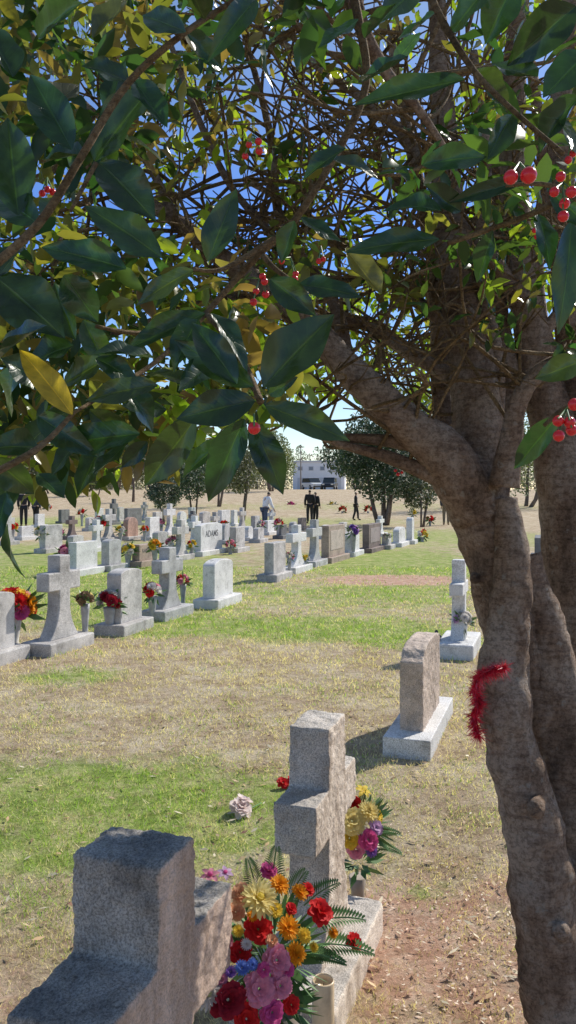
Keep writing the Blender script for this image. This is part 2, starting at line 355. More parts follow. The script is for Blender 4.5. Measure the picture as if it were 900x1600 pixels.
def stone(kind,px,by,ty,wpx,mat,label,top='flat',t=None,txt=None,panel=None,base=True):
    X,Y=G(px,by); k=X/Y; H=(by-ty)*Y/F; t=t or (.15 if kind=='cross' else .18)
    L=(wpx*Y/F-t*(UY+UX*k))/max(.12,UX-UY*k); L=min(1.3,max(.42 if kind=='tab' else .5,L))
    Y2=Y+.28*L+.05; X=k*Y2
    H=min(1.25,max(.35,H*Y2/Y*1.0-(Y2/Y-1)*CH))
    nm='cross_headstone' if kind=='cross' else 'headstone'
    o=thing(nm,label,'gravestone',(X,Y2,0),ROWA+random.uniform(-.03,.03),GRP)
    bh=.12 if base else 0
    MB().box((0,0,bh/2-.02),(L*1.0+.22,t+.2,bh+.04)).build('base',M[mat if mat!='granite_pink' else 'granite'],o,bevel=.015)
    if kind=='cross':
        w=min(.2,L*.34); sp=L
        MB().prism(cross_out(sp,bh-.005,H,w,sp*.92,bh+(H-bh)*.58,bh+(H-bh)*.80),t).build('cross',M[mat],o,bevel=.012)
    else:
        MB().prism(tab_out(L,bh-.005,H,top),t).build('tablet',M[mat],o,bevel=.012)
        if panel: MB().box((0,-t/2-.002,bh+(H-bh)*.52),(L*.78,.012,(H-bh)*.62)).build('panel',M[panel],o,bevel=.003)
        if txt: text(txt,.2,o,(0,-t/2-.001,bh+(H-bh)*.6),M['engraved'],.003,L*.58)
    return o,(X,Y2),L,H
ST=[
('tab',-12,1040,925,56,'granite','grey slab headstone cut off by the left edge of the photo','arch'),
('cross',92,1020,867,70,'granite','flared grey cross headstone nearest the left edge beside a small urn'),
('tab',195,990,888,57,'granite','tall grey slab headstone between two crosses with white and dark red flowers at its foot','arch'),
('cross',262,967,855,50,'granite_blue','grey cross headstone with red and pink flowers on both sides'),
('tab',341,948,873,49,'granite_light','plain grey slab headstone standing alone without flowers right of the flowered cross','arch'),
('tab',430,907,847,34,'granite','narrow grey slab headstone first in the row before the pale cross','flat'),
('cross',463,895,820,32,'granite_light','pale grey cross headstone directly behind the narrow slab'),
('cross',491,885,812,26,'granite_blue','slim grey cross headstone just before the tan slab'),
('tab',521,878,820,38,'granite_tan','tan slab headstone with a lighter polished panel','flat'),
('tab',550,869,830,24,'granite_light','pale headstone with purple flowers between the tan and dark brown slabs','serp'),
('tab',581,863,818,32,'granite_brown','dark brown slab headstone with a polished panel','flat'),
('tab',604,858,834,14,'granite','low grey headstone just beyond the dark brown slab','flat'),
('tab',624,854,823,20,'granite_light','upright pale headstone second beyond the dark brown slab','arch'),
('tab',641,850,808,12,'granite_light','tallest thin pale headstone at the far end of the row','round'),
('tab',80,864,820,36,'granite','grey slab headstone at far left beside a white flowered vase','flat'),
('tab',130,899,846,46,'granite_light','broad light slab headstone with pink flowers at its left','flat'),
('tab',174,892,842,32,'granite_blue','upright bluish grey slab behind the tall slab headstone','arch'),
('cross',170,846,795,24,'granite','grey cross headstone with red and white flowers rising behind the bluish slab'),
('tab',223,885,850,34,'granite_tan','low tan headstone with a family name between two flower bunches','flat'),
('tab',204,844,808,24,'granite_pink','pinkish brown round topped headstone','round'),
('tab',238,844,808,24,'granite_light','light slab headstone right of the pinkish one','flat'),
('cross',282,875,812,27,'granite','grey cross headstone with pink flowers left of the ADAMS stone'),
('cross',265,836,787,20,'granite_light','tall light cross headstone far behind the flowered cross'),
('tab',326,868,817,44,'granite_light','broad light headstone carved ADAMS','slant'),
('tab',371,863,823,24,'granite','grey slab headstone right of the ADAMS stone','flat'),
('tab',40,844,822,26,'granite_light','whitish low headstone in front of the two people at left','flat'),
('cross',112,843,806,14,'granite_brown','small dark brown cross headstone left of the broad light slab'),
('cross',178,820,776,14,'granite_dark','dark cross headstone farthest back behind the pinkish stone'),
('tab',208,822,794,34,'granite_dark','wide dark headstone beside the farthest dark cross','flat'),
('tab',246,824,800,16,'granite','small grey headstone between the wide dark stone and the tall light cross','flat'),
('cross',301,830,798,14,'granite_dark','small dark cross headstone behind and left of the ADAMS stone'),
('tab',320,826,799,18,'granite','grey headstone peeking over the ADAMS stone','arch'),
('tab',350,830,797,20,'granite_light','light headstone behind and right of the ADAMS stone','flat'),
('cross',378,828,793,14,'granite','thin grey cross headstone left of the person in white'),
('tab',399,832,806,14,'granite_blue','bluish small headstone in front of the person in white','flat'),
('tab',440,842,820,16,'granite_dark','dark low headstone with red flowers right of the person in white','flat'),
('tab',458,838,815,14,'granite','grey small headstone behind the pale cross','round'),
('tab',100,818,796,18,'granite_dark','dark low headstone in the back at far left','flat'),
('tab',62,824,803,16,'granite_light','small light headstone right of the two people at left','flat'),
('tab',142,830,808,18,'granite','grey headstone in the back above the broad light slab','arch'),
('tab',155,815,794,14,'granite_light','small light headstone just left of the farthest dark cross','flat'),
('cross',226,813,784,12,'granite','thin grey cross headstone behind the wide dark stone'),
('tab',284,822,799,16,'granite_light','small light headstone right of the tall light cross','round'),
('tab',420,836,813,18,'granite_light','pale low headstone right of the bluish small one','flat'),
('tab',472,828,809,14,'granite_tan','tan small headstone behind the slim grey cross','flat'),
('cross',12,852,800,20,'granite','grey cross headstone at the left edge far behind the cut off slab'),
('tab',388,845,822,16,'granite_light','light small headstone beside the slab right of ADAMS','round'),
('cross',336,838,800,16,'granite','grey cross headstone rising over the right end of the ADAMS stone'),
('tab',2,830,806,18,'granite_light','light headstone in the far back at the left edge','flat'),
('tab',188,815,792,12,'granite','small grey headstone just right of the farthest dark cross','arch'),
('tab',366,822,797,12,'granite_light','tiny light headstone left of the thin grey cross','flat'),
('tab',300,815,793,12,'granite_light','tiny light headstone in the far back above the small dark cross','flat'),
('tab',258,815,794,12,'granite_tan','tiny tan headstone left of the tall light cross in the far back','flat'),
('tab',842,878,838,34,'granite_dark','dark headstone glimpsed through the gap between the trunks','flat'),
('tab',118,868,836,26,'granite','grey headstone between the far left slab and the broad light slab','arch'),
('cross',150,862,812,22,'granite_light','light cross headstone rising behind the right end of the broad light slab'),
('tab',250,860,830,24,'granite','grey low headstone behind the yellow flowers of the low tan stone','arch'),
('cross',304,858,806,22,'granite_light','light cross headstone just left of the ADAMS stone'),
('tab',352,850,818,20,'granite_blue','bluish headstone between the ADAMS stone and the slab beside it','round'),
('tab',404,848,824,18,'granite','grey low headstone left of the dark low one with red flowers','arch'),
('cross',424,826,796,14,'granite_light','thin light cross headstone right of the person in white'),
('tab',510,842,820,16,'granite_light','light small headstone peeking behind the tan slab','arch'),
('tab',536,838,816,14,'granite','grey small headstone peeking between the tan and dark brown slabs','flat'),
('cross',594,838,806,14,'granite_light','thin light cross headstone peeking behind the dark brown slab'),
]
INFO={}
for s_ in ST:
    kind,px,by,ty,w,mat,lab=s_[:7]; top=s_[7] if len(s_)>7 else 'flat'
    txt='ADAMS' if lab.endswith('carved ADAMS') else ('KAISER' if 'family name' in lab else None)
    panel={'granite_tan':'polish_tan','granite_brown':'polish_brown'}.get(mat) if kind=='tab' and not txt and w>20 else None
    INFO[px]=stone(kind,px,by,ty,w,mat,lab,top,txt=txt,panel=panel)

TEXC=bpy.data.textures.new('rough_rock','CLOUDS'); TEXC.noise_scale=.05; TEXC.noise_depth=4
TEXF=bpy.data.textures.new('fine_rock','CLOUDS'); TEXF.noise_scale=.014; TEXF.noise_depth=2
def rough(o,vox,s1,s2):
    r=o.modifiers.new('r','REMESH'); r.mode='VOXEL'; r.voxel_size=vox; r.use_smooth_shade=True
    for tx,s in ((TEXC,s1),(TEXF,s2)):
        d=o.modifiers.new('d','DISPLACE'); d.texture=tx; d.strength=s; d.mid_level=.5; d.texture_coords='LOCAL'
o=thing('cross_headstone','weathered dark grey cross headstone nearest the camera at the bottom left','gravestone',(-.312,1.632,0),ROWA,GRP)
MB().box((0,0,.05),(.86,.42,.18)).build('base',M['old_granite'],o,bevel=.012)
c=MB().prism(cross_out(.56,.13,.88,.157,.44,.50,.688),.195).build('cross',M['old_granite'],o,bevel=.006); rough(c,.006,.017,.009)
o=thing('cross_headstone','pale grey cross headstone in the foreground with a mixed bouquet leaning on it','gravestone',(.10,2.67,0),ROWA,GRP)
c=MB().box((-.02,0.01,.035),(.68,.33,.15)).build('base',M['mid_granite'],o,bevel=.01); rough(c,.01,.012,.004)
c=MB().prism(cross_out(.50,.105,.84,.2,.40,.49,.645),.135).build('cross',M['mid_granite'],o,bevel=.004); rough(c,.0055,.013,.007)
o=thing('headstone','pinkish tan headstone with a rough top on a pale slab base near the tree trunk','gravestone',(.885,5.33,0),ROWA,GRP)
c=MB().box((.0,0,.04),(1.08,.29,.14)).build('base',M['granite_light'],o,bevel=.006)
c=MB().prism([(-.37,.1),(.37,.1),(.37,.6),(.2,.625),(0,.63),(-.2,.62),(-.27,.6),(-.33,.555),(-.37,.535)],.145).build('tablet',M['warm_granite'],o,bevel=.006); rough(c,.007,.016,.007)
o=thing('cross_headstone','slender whitish cross headstone with white lilies just left of the tree trunk','gravestone',(1.71,8.0,0),ROWA,GRP)
MB().box((0,0,.05),(.80,.36,.18)).build('base',M['granite_light'],o,bevel=.015)
MB().prism(cross_out(.50,.135,.92,.13,.40,.58,.70),.13).build('cross',M['granite_light'],o,bevel=.01)

# ------------------------------------------------------------ flowers
def petal(mb,a,e,l,w,cup=.25,r0=.05,tip=.75,bend=0):
    ca,sa=math.cos(a),math.sin(a); vs=[];fs=[]
    for i in range(4):
        s=i/3; ww=w*math.sin(math.pi*(.12+tip*s)); ee=e+bend*s
        for j in (-1,0,1):
            r=r0+s*l*math.cos(ee); z=s*l*math.sin(ee)+cup*w*abs(j); q=j*ww
            vs.append((r*ca-q*sa,r*sa+q*ca,z))
    for i in range(3):
        for j in range(2): p=i*3+j; fs.append((p,p+1,p+4,p+3))
    mb.add(vs,fs)
BM={}
def blossom_mesh(kind,c):
    key=(kind,c)
    if key in BM: return BM[key]
    mb=MB(); rr=random.Random(len(BM))
    if kind=='rose':
        for k,(n,e,l,w) in enumerate([(3,1.35,.5,.28),(4,1.15,.62,.34),(5,.9,.78,.4),(6,.6,.92,.45),(7,.3,1.,.46),(7,.0,1.,.44)]):
            for i in range(n): petal(mb,2*math.pi*i/n+k*.7+rr.uniform(-.15,.15),e+rr.uniform(-.15,.15),l*rr.uniform(.9,1.06),w,.3,.08,.72,-.35+rr.uniform(-.15,.15))
    elif kind=='mum':
        for k,(n,e,l) in enumerate([(8,1.2,.5),(12,.9,.75),(16,.55,.95),(18,.2,1.02),(18,-.1,.98)]):
            for i in range(n): petal(mb,2*math.pi*i/n+k*.31,e+rr.uniform(-.12,.12),l*rr.uniform(.85,1.08),.14,.3,.04,.78,-.1)
    else:
        for i in range(6): petal(mb,2*math.pi*i/6,.6 if i%2 else .45,1.05,.3,.2,.05,.86,-.6)
    o=mb.build('blossom',M['p_'+c],None,True); me=o.data; bpy.data.objects.remove(o); BM[key]=me; return me
def blossom(kind,c,parent,loc,d,r,eye=None):
    o=bpy.data.objects.new('blossom',blossom_mesh(kind,c)); COL.objects.link(o); o.parent=parent; o.location=loc
    o.rotation_mode='QUATERNION'; o.rotation_quaternion=Vector(d).to_track_quat('Z','Y')@Matrix.Rotation(random.uniform(0,6),3,'Z').to_quaternion(); o.scale=(r*random.uniform(.93,1.07),r*random.uniform(.93,1.07),r*random.uniform(.85,1.1))
    if eye:
        MB().sphere((0,0,.25),.28,8,.6).build('flower_centre',M['p_'+eye],o,True)
    return o
def foliage(parent,c,R_,n,world=None,L=.06,name='foliage'):
    mb=MB()
    for i in range(n):
        d=Vector((random.gauss(0,1),random.gauss(0,1),random.gauss(.2,.7))).normalized(); s=d.cross(Vector((random.gauss(0,1),random.gauss(0,1),1))).normalized()
        b=Vector(c)+d*R_*.35; l=random.uniform(.6,1.1)*L+R_*.6; w=L*.22
        mb.add([b,b+d*l*.5+s*w,b+d*l,b+d*l*.5-s*w],[(0,1,2,3)])
    return mb.build(name,M['green'],parent)
def bouquet(px,cy,by,rpx,cols,label,vase='vase',n=7,grp='grave flowers in vases'):
    X,Y=G(px,by); r=rpx*1.15*Y/F; z=CH-(cy-HZ)*Y/F; z=max(z,r*.8)
    o=thing('flower_bouquet',label,'flowers',(X,Y,0),random.uniform(0,6),grp)
    vh=max(.05,z-r*.55); vr=min(.075,max(.035,r*.45))
    MB().lathe([(vr*.75,-.01),(vr*.8,.01),(vr*.6,vh*.2),(vr*.75,vh*.5),(vr,vh*.85),(vr*1.05,vh),(vr*.8,vh-.004)],n=12).build('vase',M[vase],o,True)
    foliage(o,(0,0,z-r*.3),r,26,L=r*.7)
    for i in range(n):
        a=i*2.4+random.uniform(-.3,.3); ph=math.acos(1-1.25*(i+.5)/n)
        d=Vector((math.sin(ph)*math.cos(a),math.sin(ph)*math.sin(a),math.cos(ph)))
        blossom(random.choice(['rose','rose','mum']),cols[i%len(cols)],o,Vector((0,0,z-r*.15))+d*r*.72,d,r*random.uniform(.36,.5))
    return o
BQ=[
(22,945,1012,30,['red','yellow','magenta','orange','pink','purple'],'bright mixed bouquet in a white vase at the left edge','white_vase',16),
(171,937,992,18,['white','white','darkred'],'white and dark red roses in a grey vase before the tall slab','vase',9),
(133,935,1004,13,['brown','brown','cream'],'withered brown flowers in an urn right of the flared cross','vase',7),
(238,922,970,14,['red','white','pink'],'red and white flowers in a grey vase left of the second cross','vase',8),
(286,906,945,10,['pink','red'],'pink flowers in a tall vase right of the second cross','vase',6),
(105,861,898,13,['pink','magenta'],'pink flowers at the left of the broad light slab','vase',7),
(200,858,886,11,['white','yellow'],'white and yellow flowers left of the low tan headstone','vase',7),
(242,851,886,10,['yellow','orange','cream'],'yellow flowers right of the low tan headstone','vase',7),
(268,846,874,10,['pink','white'],'pink and white flowers before the cross left of ADAMS','vase',6),
(155,816,846,10,['red','white'],'red and white flowers beside the cross behind the bluish slab','vase',6),
(65,831,864,10,['white','cream'],'white flowers in a vase at the far left slab','white_vase',6),
(452,868,898,7,['pink','white'],'small pink flowers at the foot of the pale cross','vase',5),
(552,828,870,9,['purple','lilac','white'],'purple flowers between the tan and dark brown slabs','vase',7),
(360,850,866,8,['pink','red'],'pink and red flowers between ADAMS and the slab beside it','vase',6),
(188,828,846,7,['yellow','white'],'yellow flowers left of the pinkish headstone','vase',5),
(435,816,842,7,['red','pink'],'red flowers on the dark low headstone','vase',6),
(660,834,846,8,['red','white','yellow'],'mixed flowers at the far end of the stone row','vase',6),
(350,818,836,6,['red'],'red flowers behind the ADAMS stone','vase',5),
(128,800,822,6,['red','white'],'red flowers in the back row near the small dark cross','vase',5),
(226,826,846,6,['orange','red'],'orange flowers between the pinkish and light headstones','vase',5),
(605,838,858,6,['white','pink'],'white flowers on the low grey headstone','vase',5),
(723,966,1020,14,['white','white','lilac'],'white lilies in a white vase before the slender whitish cross','white_vase',8),
(93,832,852,7,['magenta','white'],'magenta flowers right of the grey slab at far left','vase',5),
(300,850,872,7,['yellow','red'],'yellow and red flowers at the left end of the ADAMS stone','vase',5),
(408,818,838,6,['pink','white'],'pink flowers beside the pale low headstone near the person in white','vase',5),
(20,822,846,8,['red','yellow'],'red and yellow flowers beside the cross at the left edge','vase',6),
(478,872,890,6,['yellow','white'],'yellow flowers between the pale cross and the slim grey cross','vase',5),
(252,815,836,6,['magenta','pink'],'magenta flowers left of the tall light cross','vase',5),
]
for b_ in BQ: bouquet(*b_)
for i,(px,by,c,lab) in enumerate([(75,803,'red','red grave flowers far back left of the people in black'),(330,795,'white','white grave flowers far back above the ADAMS stone'),(430,796,'red','red grave flowers far back right of the person in white'),(520,800,'yellow','yellow grave flowers far back right of the pair in black'),(535,806,'red','red grave flowers far back nearest the lone person in black'),(575,806,'red','red grave flowers under the dark round tree'),(645,812,'yellow','yellow grave flowers right of the dark round tree trunks'),(455,800,'magenta','magenta grave flowers far back left of the pair in black'),(300,792,'pink','pink grave flowers far back beside the small holly tree'),(140,797,'yellow','yellow grave flowers far back at left beyond the stones'),(672,822,'red','red grave flowers beside the trunk of the small right tree'),(505,795,'white','white grave flowers far back between the people')]):
    bouquet(px,by-11,by,6,[c,'white'] if i%3==0 else [c],lab,'vase',4,'far grave flowers on the field')

def fern(p,d,L,parent):
    mb=MB(); p=Vector(p); d=Vector(d).normalized(); s=d.cross(Vector((0,-.5,1))).normalized()
    if s.length<.5: s=Vector((1,0,0))
    pts=[p+d*L*t-Vector((0,0,1))*L*.25*t*t for t in np.linspace(0,1,7)]; mb.tube(pts,[.002]*6+[.001],5)
    for i in range(1,16):
        t=i/16; q=p+d*L*t-Vector((0,0,1))*L*.25*t*t; l=(.30*(1-t)**.7+.05)*L
        for sg in (-1,1):
            e=(s*sg+d*.5).normalized(); w=d*.005
            mb.add([q-w,q+e*l*.5-w*.9+Vector((0,0,.004)),q+e*l,q+e*l*.5+w*.9],[(0,1,2,3)])
    mb.build('fern_frond',M['green'],parent)
bx,by_=-.02,2.06
o=thing('flower_bouquet','large colourful silk bouquet of roses and mums between the two nearest crosses','flowers',(bx,by_,0),0,'grave flowers in vases')
def L_(px,py,Y): return P(px,py,Y)-Vector((bx,by_,0))
MB().lathe([(.04,-.01),(.045,.0),(.04,.1),(.05,.2),(.055,.27),(.045,.27)],n=16).build('vase',M['urn'],o,True)
CC=L_(425,1490,2.06)
for (px,py,r,c,k,Y,eye) in [(405,1405,29,'cream','mum',1.94,'yellow'),(378,1398,18,'peach','rose',1.99,None),(437,1382,16,'orange','mum',2.0,None),(468,1394,14,'orange','mum',2.02,None),(450,1450,20,'orange','mum',1.92,None),(462,1490,17,'orange','mum',1.94,None),(500,1425,20,'red','rose',1.97,None),(403,1452,22,'red','rose',1.95,None),(553,1472,14,'red','rose',2.02,None),(420,1360,14,'magenta','rose',2.06,None),(480,1390,11,'red','rose',2.05,None),(432,1500,22,'pink','rose',1.9,None),(405,1545,26,'pink','rose',1.86,None),(375,1488,17,'red','rose',1.92,None),(356,1562,28,'darkred','rose',1.84,None),(378,1512,12,'blue','mum',1.87,None),(360,1518,10,'purple','mum',1.87,None),(394,1507,10,'blue','mum',1.87,None),(325,1553,24,'white','mum',1.84,'cream'),(328,1368,16,'pink','lily',2.06,'magenta'),(352,1364,13,'lilac','lily',2.08,'magenta'),(425,1582,19,'magenta','rose',1.86,None),(385,1592,20,'red','rose',1.84,None),(368,1425,15,'peach','rose',2.0,None),(438,1540,20,'pink','rose',1.88,None),(430,1422,13,'yellow','mum',1.93,None),(475,1462,12,'yellow','mum',1.96,None),(352,1470,13,'pink','rose',1.95,None),(520,1457,10,'orange','mum',2.0,None),(385,1475,9,'white','mum',1.92,None),(425,1470,10,'peach','rose',1.92,None),(412,1515,11,'magenta','rose',1.87,None),(455,1420,9,'red','rose',1.97,None),(345,1530,11,'pink','rose',1.86,None),(448,1515,12,'magenta','rose',1.9,None),(395,1430,10,'orange','mum',1.95,None),(455,1570,14,'red','rose',1.9,None),(372,1455,10,'yellow','mum',1.95,None),(490,1480,9,'yellow','mum',1.98,None)]:
    p=L_(px,py,Y); d=(p-CC).normalized()*.6+Vector((.5,-.5,.75)); blossom(k,c,o,p,d.normalized(),r/F*Y*.98,eye)
foliage(o,CC,.13,120,L=.05); foliage(o,L_(430,1570,2.0),.08,50,L=.05)
for a,b_,l in [((450,1410,2.05),(.4,-.1,1),.13),((475,1415,2.05),(.7,0,.7),.13),((490,1440,2.02),(1,-.1,.35),.14),((505,1475,2.0),(1,.0,.05),.13),((485,1490,1.98),(1,-.1,.0),.09),((400,1390,2.07),(-.2,0,1),.11),((425,1380,2.06),(.1,.1,1),.12),((350,1480,1.98),(-.8,-.1,.4),.1)]: fern(L_(*a),b_,l,o)
st=MB()
for i in range(14):
    e=CC+Vector((random.uniform(-.1,.12),random.uniform(-.08,.05),random.uniform(-.02,.1))); st.tube([(0,0,.2),(e*.5+Vector((0,0,.15))),e],[.003]*3,5)
st.build('flower_stems',M['green'],o)
bx,by_=.27,3.1
o=thing('flower_bouquet','yellow and pink bouquet standing right behind the pale foreground cross','flowers',(bx,by_,0),0,'grave flowers in vases')
MB().lathe([(.025,-.01),(.03,.0),(.025,.05),(.035,.11),(.03,.11)],n=14).build('vase',M['urn'],o,True)
CC=L_(565,1290,3.1)
for px,py,r,c,k,Y in [(550,1283,20,'cream','rose',2.97),(576,1268,17,'cream','mum',3.0),(546,1310,15,'yellow','rose',2.97),(567,1236,14,'yellow','lily',3.1),(575,1312,16,'magenta','rose',2.97),(556,1327,14,'pink','rose',2.97),(587,1293,13,'lilac','rose',3.02),(553,1255,13,'red','rose',3.08),(588,1275,11,'yellow','rose',3.06),(580,1328,11,'purple','mum',3.0),(540,1262,13,'magenta','rose',3.08),(565,1298,9,'white','mum',2.98)]:
    p=L_(px,py,Y); blossom(k,c,o,p,((p-CC).normalized()*.6+Vector((.5,-.5,.65))).normalized(),r/F*Y)
foliage(o,CC,.11,60,L=.05); foliage(o,L_(562,1350,3.05),.07,30,L=.05)
for a,b_,l in [((580,1300,3.1),(1,0,.15),.12),((585,1320,3.1),(1,0,-.1),.11),((560,1270,3.12),(.2,0,1),.1)]: fern(L_(*a),b_,l,o)
X,Y=G(442,1232); o=thing('silk_rose','red silk rose lying on the lawn just left of the pale foreground cross','flower',(X,Y,0),0); blossom('rose','red',o,(0,0,.03),(.3,-.5,.8),.032); blossom('rose','red',o,(.045,.03,.028),(.5,-.2,.7),.028)
MB().tube([(0,0,.02),(.06,.06,.01),(.12,.12,.008)],[.004]*3,6).build('stem',M['green'],o,True)
X,Y=G(376,1272); o=thing('silk_rose','pale pinkish white silk rose lying on the green lawn','flower',(X,Y,0),0); blossom('rose','blush',o,(0,0,.03),(.35,-.3,.9),.062); blossom('rose','blush',o,(.01,.045,.045),(.3,.1,.95),.045)
MB().tube([(0,0,.02),(.05,.05,.01),(.1,.12,.008)],[.004]*3,6).build('stem',M['green'],o,True)
M['wax']=plain('wax',(.72,.56,.36),.4,.1); M['jar']=plain('jar',(.66,.52,.35),.3,.15,40)
o=thing('votive_candle','beige glass votive candle standing at the foot of the pale cross','candle',(.1,2.28,.0))
MB().lathe([(.030,0),(.032,.005),(.032,.205),(.0295,.21),(.028,.205),(.028,.19)],n=20).build('glass_jar',M['jar'],o,True)
MB().lathe([(.0275,.185),(.0275,.19),(.002,.188)],n=16).build('wax',M['wax'],o); MB().tube([(0,0,.187),(.002,0,.2)],[.0015,.001],5).build('wick',M['black'],o)
X,Y=G(682,1022); o=thing('grave_lantern','small dark lantern left of the slender whitish cross','lantern',(X,Y,0))
MB().lathe([(.05,0),(.05,.03),(.035,.04),(.04,.16),(.055,.17),(.03,.2)],n=12).build('body',M['dark_vase'],o,True); MB().lathe([(.012,.2),(.02,.225),(.004,.24)],n=8).build('finial',M['dark_vase'],o,True)

# ------------------------------------------------------------ holly tree in the foreground
TR=thing('holly_tree','large foreground holly tree with several leaning trunks dark glossy leaves and red berries','tree',(.85,2.2,0))
LIMBPTS=[]
def limb(name,l,Y0,Y1,n=14,wob=.1,step=6,mat='bark',freq=7):
    p,r=smooth_path(pixpath(l,Y0,Y1),step)
    if name=='branch': LIMBPTS.extend([(q,w) for q,w in zip(p[2:],r[2:])])
    return MB().tube(p,r,n,wob,freq).build(name,M[mat],TR,True,world=True)
limb('trunk',[(1010,1750,68),(958,1560,58),(918,1400,53),(884,1260,50),(848,1130,48),(808,1020,46),(781,920,43),(759,840,45),(740,770,50),(716,725,40)],2.22,2.32,34,.17,10,freq=9)
limb('trunk',[(905,1800,76),(884,1600,60),(862,1480,54),(842,1350,48),(814,1230,43),(794,1130,40),(786,1070,38),(790,1000,34),(797,930,30),(798,850,26),(790,780,20)],2.01,2.23,34,.2,10,freq=10)
limb('trunk',[(975,1760,76),(946,1600,63),(927,1480,56),(909,1360,51),(894,1250,47),(879,1150,43),(861,1050,39),(842,960,33),(815,870,27)],2.1,2.3,30,.18,9,freq=10)
limb('trunk',[(1000,1500,70),(970,1300,64),(940,1100,60),(915,950,54),(892,820,46),(868,690,36),(836,540,29),(810,380,24),(800,200,20),(810,0,16),(815,-150,12)],2.42,2.7,24,.15,freq=8)
limb('trunk',[(1000,1300,60),(970,1000,52),(936,800,40),(910,620,32),(888,450,26),(876,250,22),(890,60,18),(900,-120,12)],2.58,2.62,18,.13)
limb('branch',[(748,805,44),(709,728,41),(645,668,32),(590,618,27),(530,560,24),(470,495,21),(400,440,18),(340,398,15),(275,345,12),(200,300,9),(100,240,6)],2.28,2.1,22,.16,freq=10)
limb('branch',[(754,790,43),(750,700,41),(740,600,36),(725,500,33),(710,400,29),(700,300,24),(690,150,18),(680,-60,12)],2.32,2.5,22,.15,freq=9)
limb('branch',[(788,760,24),(800,680,19),(812,625,15),(845,580,13),(910,548,11)],2.2,2.15,14,.14)
limb('branch',[(712,740,22),(692,620,17),(685,500,14),(675,390,12),(640,220,9),(610,60,7)],2.5,2.8,12)
limb('branch',[(800,720,22),(797,600,17),(778,470,14),(780,330,11),(760,150,8)],2.5,2.8,12)
limb('branch',[(852,720,16),(850,560,13),(838,420,11),(850,280,10),(830,100,8)],2.6,2.9,12)
limb('branch',[(770,700,15),(775,560,12),(750,420,10),(760,250,8),(740,80,6)],2.4,2.3,12)
limb('branch',[(715,725,20),(660,700,13),(600,688,10),(535,684,7)],2.25,2.3,10)
limb('branch',[(725,760,22),(660,735,14),(600,712,10),(520,690,6),(450,655,4)],2.25,2.3,10)
limb('branch',[(720,600,14),(640,550,11),(580,512,9),(515,494,6)],2.4,2.5,10)
limb('branch',[(720,520,14),(650,470,10),(560,400,8),(470,330,6),(380,280,4)],2.4,2.7,10)
limb('branch',[(810,470,14),(760,390,11),(690,330,8),(600,280,6)],2.5,2.4,10)
limb('branch',[(820,560,12),(880,480,9),(940,400,6)],2.6,2.5,10)
limb('branch',[(540,565,14),(520,470,10),(440,350,8),(420,200,6),(380,50,4)],2.3,2.6,10)
limb('branch',[(440,470,11),(330,470,7),(240,500,5),(130,540,4)],2.25,2.1,8)
limb('branch',[(470,495,11),(450,400,8),(360,290,6),(300,160,5),(250,20,4)],2.25,2.5,8)
limb('branch',[(700,300,12),(620,200,9),(520,120,7),(430,60,5)],2.45,2.6,8)
limb('branch',[(275,345,8),(220,240,6),(120,150,5),(40,40,4)],2.12,2.3,8)
limb('branch',[(545,-60,12),(565,40,12),(605,115,10),(660,180,7),(700,240,5)],1.5,1.7,10,mat='bark')
for px,py,Y,r in [(838,1268,1.98,.017),(876,1460,1.965,.019),(742,905,2.22,.012)]:
    c=P(px,py,Y); nrm=(Vector((0,0,CH))-c); nrm.z=0; nrm.normalize()
    mb=MB(); mb.tube([c+nrm*-.05,c+nrm*-.006,c+nrm*.002,c+nrm*-.006],[r*1.3,r*1.1,r*.8,r*.3],14,.3,22); mb.build('knot',M['bark'],TR,True,world=True)
TW=[([(320,492,5),(400,402,6),(460,345,6),(530,232,6),(572,132,6),(560,30,7),(540,-60,7)],1.0,1.05),
 ([(-40,440,8),(60,350,7),(130,240,6),(200,130,6),(290,50,5),(400,-20,4)],.8,.85),
 ([(407,628,6),(385,575,5),(352,525,5),(322,490,5)],.82,1.0),
 ([(150,510,3),(230,520,4),(322,490,5)],.9,1.0),
 ([(115,645,4),(60,700,5),(-30,750,6)],.75,.7),([(115,645,3),(190,600,4),(250,560,4),(322,490,5)],.8,1.0),
 ([(300,420,3),(350,420,4),(430,372,5)],.95,1.0),([(110,330,3),(150,255,4)],.78,.8),
 ([(880,240,4),(810,180,4),(740,110,5),(680,10,6),(660,-60,6)],.8,.9),([(940,610,6),(880,640,5),(850,665,3)],.8,.8),
 ([(930,330,5),(860,290,4),(790,290,3)],.8,.8),([(700,380,4),(760,360,4),(840,330,5),(930,280,6)],1.,.9),
 ([(470,450,4),(430,420,4),(412,400,5)],.95,1.0)]
for l,a,b_ in TW: limb('twig',l,a,b_,8,.08,5,'twig')
tw=MB()
def lowline(px): return float(np.interp(px,[-400,0,120,220,330,420,480,560,640,700,780,900,1000],[755,745,730,715,690,640,585,590,640,600,530,500,500]))
cand=[(q,w) for q,w in LIMBPTS if w<.055]
